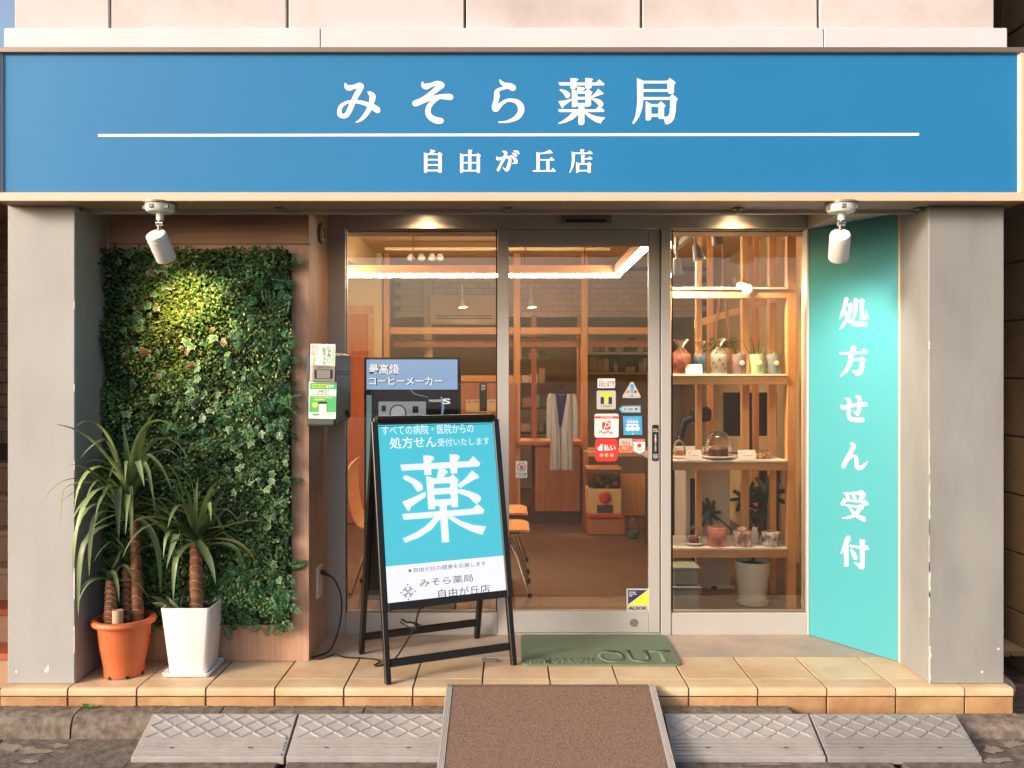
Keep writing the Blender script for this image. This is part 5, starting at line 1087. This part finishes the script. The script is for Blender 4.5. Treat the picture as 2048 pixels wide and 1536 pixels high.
box('wall_stud', 1.16, 1.20, 2.75, 2.80, .0, 2.55, M['pine'], bld); box('wall_stud', 1.50, 1.54, 2.75, 2.80, .0, 2.55, M['pine'], bld); box('wall_stud', 1.85, 1.89, 2.75, 2.80, .0, 2.55, M['pine'], bld)
bm = NB(); loft(bm, [[p, p + Vector((0, .03, 0)), p + Vector((0, .03, .05)), p + Vector((0, 0, .05))] for p in (W(1390, 655, 2.2), W(1548, 606, 2.2))]); mk('slanting_beam', bm, M['shelf_pine_x'], bld)
YI = 1.33
def candle(u, v0, v1, w, shelf, m, label, cap=None, y=YI, grp='candles on the display shelf'):
    p = W(u, 757, y); z = SZ[shelf] + .0006; r = w / 2 * (D + y) / F; h = (v1 - v0) * (D + y) / F
    t = thing('candle', label, 'candle', (p.x, y, z), group=grp)
    bm = NB(); lathe(bm, [(r * .96, z), (r, z + .003), (r, z + h - .003), (r * .97, z + h), (r * .8, z + h - .002), (.004, z + h - .003)], 28, (p.x, y, 0)); mk('wax', bm, m, t, smooth=True)
    bm = NB(); tube(bm, [(p.x, y, z + h - .004), (p.x + .002, y, z + h + .012)], .0015, 6); mk('wick', bm, M['white'], t)
    if cap:
        bm = NB(); cyl_dir(bm, (p.x + r * .15, y - r * .985, z + h * .55), (0, -1, 0), [(r * .36, -.004), (r * .36, .003), (r * .3, .004)], 18); mk('seal', bm, cap, t, smooth=True)
    return t, p.x, z, r, h
seal = mat('pink_seal', C(236, 214, 200), .6)
wax = lambda n, c, c2: mat(n, c, .45, col2=c2, vscale=26, ramp=(.42, .6))
candle(1478.5, 708, 747, 28, 1, wax('wax_purple', C(128, 96, 104), C(96, 96, 100)), 'purple grey pillar candle with pale oval seal', seal)
candle(1513.5, 708, 747, 28, 1, wax('wax_green', C(150, 186, 132), C(176, 196, 150)), 'pale green pillar candle with pale oval seal', mat('cream_seal', C(226, 224, 196), .6))
candle(1547, 708, 747, 28, 1, wax('wax_blue', C(100, 140, 150), C(130, 116, 112)), 'blue grey marbled pillar candle with pale oval seal', seal)
def wrapped(u, v0, v1, w, m, label, dots=None):
    t, x, z, r, h = candle(u, v0, v1, w, 1, m, label, grp='candles on the display shelf')
    bm = NB(); n = 26; rings = []
    for q_, hh, cr_ in ((1.06, 0, 0), (1.12, h * .6, .004), (1.05, h, .004), (.55, h * 1.2, .006), (.22, h * 1.4, .003), (.5, h * 1.62, .012), (.8, h * 1.8, .02)):
        rings.append([(x + (r * q_ + cr_ * math.sin(k * 2.9)) * math.cos(2 * math.pi * k / n), YI + (r * q_ + cr_ * math.sin(k * 2.9)) * math.sin(2 * math.pi * k / n), z + hh + .0008 + .004 * math.sin(k * 1.7) * (hh > h)) for k in range(n)])
    loft(bm, rings, cap=False); mk('wrapper', bm, M['cello'], t)
    if dots:
        for k in range(16):
            a_ = -math.pi + .2 + k * .4; zz = z + h * (.2 + .6 * ((k * .618) % 1)); d_ = Vector((math.cos(a_), math.sin(a_), 0)); bm = NB(); cyl_dir(bm, Vector((x, YI, zz)) + d_ * (r - .001), d_, [(.009, 0), (.009, .0018)], 12); mk('dot', bm, dots, t)
wrapped(1362, 708, 746, 38, wax('wax_red', C(190, 96, 80), C(206, 140, 110)), 'red candle in gathered clear wrapping next to the door post')
wrapped(1400, 710, 746, 24, wax('wax_blue_bag', C(120, 150, 170), C(70, 110, 170)), 'blue candle in gathered clear wrapping behind a white card')
wrapped(1438, 708, 747, 32, M['white_plastic'], 'white candle with gold dots in gathered clear wrapping', mat('gold_dot', C(196, 158, 96), .4))
def card(u0, u1, v0, v1, shelf, label):
    a = W(u0, v1, YI - .055); b = W(u1, v0, YI - .055); z = SZ[shelf] + .0006; h = b.z - a.z
    t = thing('price_card', label, 'card', ((a.x + b.x) / 2, YI - .05, z), group='white cards on the display shelf')
    bm = NB(); loft(bm, [[(x, YI - .065, z), (x, YI - .050, z + h), (x, YI - .049, z + h), (x, YI - .064, z)] for x in (a.x, b.x)]); mk('card', bm, M['sticker'], t)
    pc_ = Plane((0, YI - .065, z), (1, 0, 0), (0, .015, h)); fl = [rect(a.x + .01, h * .7, a.x + .03, h * .74), rect(a.x + .03, h * .45, b.x - .02, h * .48)]; flat('print', fl, pc_, .0008, M['print_grey'], t, px=False)
card(1371, 1404, 727, 746, 1, 'white card in front of the wrapped blue candle'); card(1372, 1403, 897, 917, 2, 'white card between the small and the large glass dome'); card(1476, 1511, 898, 918, 2, 'white card beside the large glass dome on the candy side')
def dome(u, v0, w, shelf, label, fill, y=YI + .02):
    p = W(u, 757, y); z = SZ[shelf] + .0008; k = (D + y) / F; r = w / 2 * k; h = (W(0, v0, y).z - z) * .86
    t = thing('glass_dome', label, 'cake dome', (p.x, y, z), group='glass domes on the display shelf')
    bm = NB(); lathe(bm, [(r * .5, z), (r * .8, z + .004), (r * 1.12, z + .018), (r * 1.10, z + .021), (r * .7, z + .010), (.01, z + .009)], 36, (p.x, y, 0)); mk('plate', bm, M['ceramic'], t, smooth=True)
    bm = NB(); lathe(bm, [(r * .92, z + .020), (r * .95, z + h * .45), (r * .80, z + h * .75), (r * .45, z + h * .95), (r * .10, z + h), (r * .07, z + h * 1.03), (r * .13, z + h * 1.08), (r * .10, z + h * 1.16), (.002, z + h * 1.18)], 36, (p.x, y, 0), cap=False); mk('dome', bm, M['domeglass'], t, smooth=True)
    bm = NB(); lathe(bm, [(r * .6, z + .012), (r * .62, z + h * .35), (r * .5, z + h * .42), (.01, z + h * .44)], 24, (p.x, y, 0)); mk('cake', bm, fill, t, smooth=True)
dome(1358, 872, 28, 2, 'small glass dome over a pale cake next to the door post', wax('cake_pale', C(206, 150, 120), C(180, 110, 90)))
dome(1437, 853, 62, 2, 'large glass dome over a dark berry cake on a white plate', wax('cake_dark', C(110, 50, 50), C(60, 34, 34)))
dome(1388, 1046, 34, 3, 'small glass dome over a dark cake on the lowest board', wax('cake_mid', C(130, 66, 60), C(190, 130, 110)))
for k, (u, v) in enumerate(((1520, 905), (1536, 900))):
    t = thing('candy_bag', ('clear bag of golden sweets beside the card', 'larger clear bag of golden sweets by the shelf post')[k], 'candy bag', W(u, 917, YI), group='candy bags'); z = SZ[2]
    p = W(u, 917, YI)
    bm = NB(); bmesh.ops.create_icosphere(bm, subdivisions=3, radius=1, matrix=Matrix.Translation((p.x, YI + .03 * k, z + .026)) @ Matrix.Diagonal((.045, .03, .026, 1)))
    for vtx in bm.verts: vtx.co += Vector((ru(-.006, .006), ru(-.006, .006), ru(-.002, .006)))
    mk('bag', bm, M['cello'], t)
    for j in range(14): bm = NB(); bmesh.ops.create_icosphere(bm, subdivisions=1, radius=.009, matrix=Matrix.Translation((p.x + ru(-.028, .028), YI + .03 * k + ru(-.015, .015), z + ru(.012, .034)))); mk('sweet', bm, M['shelf_pine'], t)
candle(1433.5, 1052, 1090, 37, 3, wax('wax_pink', C(196, 116, 106), C(212, 150, 134)), 'pink layered candle on the lowest board')
t, x, z, r, h = candle(1484, 1062, 1092, 36, 3, wax('wax_marble', C(226, 206, 196), C(140, 104, 96)), 'pink and white marbled candle topped with a wax rose')
for k in range(12):
    a_ = k * 2.4; rr = .006 + .0018 * k; bm = NB(); c_ = Vector((x + rr * math.cos(a_), YI + rr * math.sin(a_), z + h + .014 - .0006 * k)); bmesh.ops.create_icosphere(bm, subdivisions=2, radius=.013, matrix=Matrix.Translation(c_) @ Matrix.Rotation(a_, 4, 'Z') @ Matrix.Rotation(.5, 4, 'Y') @ Matrix.Diagonal((.35, 1, 1, 1))); mk('petal', bm, seal, t, smooth=True)
candle(1541.5, 1064, 1092, 36, 3, wax('wax_grey_marble', C(220, 216, 214), C(90, 94, 100)), 'white candle marbled with dark grey at the shelf post')
bt = thing('small_bottle', 'small translucent white bottle with screw cap on the lowest board', 'bottle', W(1510, 1085, YI + .08)); p = W(1510, 1085, YI + .08)
bm = NB(); lathe(bm, [(.020, SZ[3] + .001), (.024, SZ[3] + .006), (.024, SZ[3] + .06), (.015, SZ[3] + .075)], 20, (p.x, p.y, 0)); mk('body', bm, M['white_plastic'], bt, smooth=True)
bm = NB(); lathe(bm, [(.017, SZ[3] + .0755), (.017, SZ[3] + .095), (.015, SZ[3] + .096)], 20, (p.x, p.y, 0)); mk('cap', bm, M['white'], bt, smooth=True)
# monstera
mp_ = W(1505, 1222, 1.42); mo = thing('monstera_plant', 'monstera with split leaves in a white round pot under the display shelf', 'potted plant', (mp_.x, 1.42, 0)); c_ = (mp_.x, 1.42, 0)
bm = NB(); lathe(bm, [(.075, .016), (.080, .02), (.108, .255), (.108, .262), (.101, .262), (.097, .23), (.01, .228)], 36, c_); mk('pot', bm, M['white_plastic'], mo, smooth=True)
bm = NB(); lathe(bm, [(.075, .001), (.092, .004), (.096, .028), (.090, .028), (.08, .014), (.01, .013)], 36, c_); mk('saucer', bm, M['white_plastic'], mo, smooth=True)
bm = NB(); lathe(bm, [(.094, .20), (.0975, .236), (.02, .24)], 24, c_); mk('soil', bm, M['soil'], mo)
M['monstera'] = mat('monstera_leaf', C(44, 70, 44), .3, objvar=.2)
def monstera_leaf(base, tip_c, size, rot):
    bm = NB(); tube(bm, crom([tuple(base), tuple((Vector(base) + Vector(tip_c)) / 2 + Vector((.02, 0, .03))), tuple(tip_c)], 5), .0055, 6); st = mk('stalk', bm, M['monstera'], mo, smooth=True)
    out = []
    for i in range(9):
        a_ = R(-150 + i * 300 / 8); rr = 1.0 - .25 * abs(math.sin(a_ / 2)) + .1
        out += [(rr * math.cos(a_ - .11), rr * math.sin(a_ - .11)), (rr * math.cos(a_ + .09), rr * math.sin(a_ + .09)), (.42 * math.cos(a_ + .17), .42 * math.sin(a_ + .17))]
    P_ = Plane(tip_c, (math.cos(rot), -.25, math.sin(rot)), (-math.sin(rot), -.35, math.cos(rot)))
    bm = NB(); c0 = bm.verts.new(P_.at(0, 0, .012)); rg_ = [bm.verts.new(P_.at(x * size, y * size, -.02 * (x * x + y * y))) for x, y in out]
    for i in range(len(rg_)): bm.faces.new((c0, rg_[i], rg_[(i + 1) % len(rg_)]))
    mk('leaf', bm, M['monstera'], mo, recalc=False)
mb = Vector((mp_.x, 1.42, .235))
for (u, v, y), s_, rt in (((1418, 1022, 1.72), .10, 3.6), ((1492, 1000, 1.70), .12, .6), ((1530, 985, 1.66), .13, -.5), ((1510, 1035, 1.72), .09, -1.4)): monstera_leaf(mb, W(u, v, y), s_, rt)
# boxes under the shelf
cx = thing('appliance_carton', 'tall white carton with navy stripe standing behind the monstera pot', 'carton', (1.15, 1.9, 0))
box('carton', 1.13, 1.42, 1.78, 2.15, .001, .86, M['carton'], cx, .004); box('stripe', 1.16, 1.195, 1.7785, 1.7798, .001, .72, M['navy'], cx); box('top_flap', 1.12, 1.43, 1.77, 2.16, .861, .90, M['white_plastic'], cx, .003)
PB = Plane((0, 1.779, 0), (1, 0, 0), (0, 0, 1)); slab('label', rect(1420, 1170, 1470, 1196), PB, .0008, .0005, M['sticker'], cx); flat('print', [rect(1422, 1172, 1434, 1194)], PB, .0016, M['dark_text'], cx); txt('精密機器\n取扱注意', PB, (1438, 1192), (1466, 1176), .0016, M['print_grey'], cx)
for nm, a_ in (('lower', (.93, 1.075, 1.12, 1.42, .001, .16)), ('upper', (.935, 1.07, 1.13, 1.41, .179, .27))):
    sb = thing('storage_box', nm + ' grey green lidded storage box in the stack beside the door post', 'storage box', (1.0, 1.27, a_[4]), 'stacked storage boxes')
    box('body', *a_, M['greybox'], sb, .006); box('lid', a_[0] - .012, a_[1] + .012, a_[2] - .012, a_[3] + .012, a_[5] + .001, a_[5] + .0175, M['greybox'], sb, .004)
# hanging plant
hp = thing('hanging_plant', 'leafy green plant in a rope macrame hanger behind the display shelf', 'hanging plant', W(1440, 690, 1.75)); hc = W(1445, 702, 1.80)
M['rope'] = mat('rope', C(170, 128, 84), .9, bump=.5, bscale=200)
bm = NB(); tube(bm, [(hc.x, 1.8, hc.z + .42), (hc.x, 1.8, 2.55)], .005, 6); mk('rope', bm, M['rope'], hp)
for k in range(4):
    a_ = k * math.pi / 2 + .4; bm = NB(); tube(bm, crom([(hc.x, 1.8, hc.z + .44), (hc.x + .035 * math.cos(a_), 1.8 + .035 * math.sin(a_), hc.z + .28), (hc.x + .07 * math.cos(a_), 1.8 + .07 * math.sin(a_), hc.z + .05), (hc.x, 1.8, hc.z - .10)], 5), .006, 6); mk('rope', bm, M['rope'], hp)
bm = NB(); lathe(bm, [(.03, hc.z - .08), (.06, hc.z - .05), (.065, hc.z + .02), (.055, hc.z + .02), (.01, hc.z + .01)], 20, (hc.x, 1.8, 0)); mk('pot', bm, M['cream'], hp, smooth=True)
M['hleaf'] = mat('hanging_leaf', C(124, 140, 88), .5, objvar=.3)
for k in range(70):
    a_ = k * 2.4; strap((hc.x, 1.8, hc.z + .015), (math.cos(a_), math.sin(a_), ru(.0, 1.1)), ru(.09, .18), .02, 8, M['hleaf'], hp)
bm = NB(); al = W(1520, 750, 1.36)
ae = thing('air_plant', 'spiky dark air plant behind the candles', 'plant', (al.x, 1.40, SZ[1]))
for k in range(16): a_ = k * 2.4; strap((al.x, 1.42, SZ[1] + .004), (math.cos(a_) * .5, math.sin(a_) * .4, 1), ru(.14, .26), .010, 2.5, M['monstera'], ae)
# desk and dark monitor behind the shelf
dk = thing('office_desk', 'pale desk behind the display shelf', 'desk', (1.6, 3.2, 0)); box('top', 1.1, 2.1, 2.9, 3.5, .72, .75, M['white_plastic'], dk, .003); box('leg', 1.12, 1.17, 2.95, 3.4, .0, .719, M['toe'], dk); box('leg', 2.03, 2.08, 2.95, 3.4, .0, .719, M['toe'], dk)
mn = thing('computer_monitor', 'large black monitor on the desk behind the display shelf', 'monitor', (1.75, 3.2, .75)); a = W(1448, 872, 3.05); b = W(1556, 785, 3.05); box('screen', a.x, b.x, 3.05, 3.09, a.z, b.z, M['blackplastic'], mn, .006); box('stand', (a.x + b.x) / 2 - .04, (a.x + b.x) / 2 + .04, 3.10, 3.14, .7515, b.z - .1, M['blackplastic'], mn); box('foot', (a.x + b.x) / 2 - .12, (a.x + b.x) / 2 + .12, 3.02, 3.25, .7505, .762, M['blackplastic'], mn)
mc = thing('coffee_grinder', 'dark machine with jointed arm on a stand behind the small glass dome', 'machine', W(1370, 900, 2.6)); p = W(1368, 830, 2.6)
bm = NB(); tube(bm, [(p.x - .05, 2.6, 0.001), (p.x - .05, 2.6, p.z - .25), (p.x, 2.6, p.z - .05), (p.x + .12, 2.6, p.z)], [.05, .03, .03, .025], 10); mk('arm', bm, M['blackplastic'], mc, smooth=True); box('body', p.x - .12, p.x + .08, 2.55, 2.75, p.z - .5, p.z - .28, M['blackplastic'], mc, .02)
box('head', p.x + .05, p.x + .2, 2.56, 2.66, p.z - .05, p.z + .06, M['blackplastic'], mc, .02)
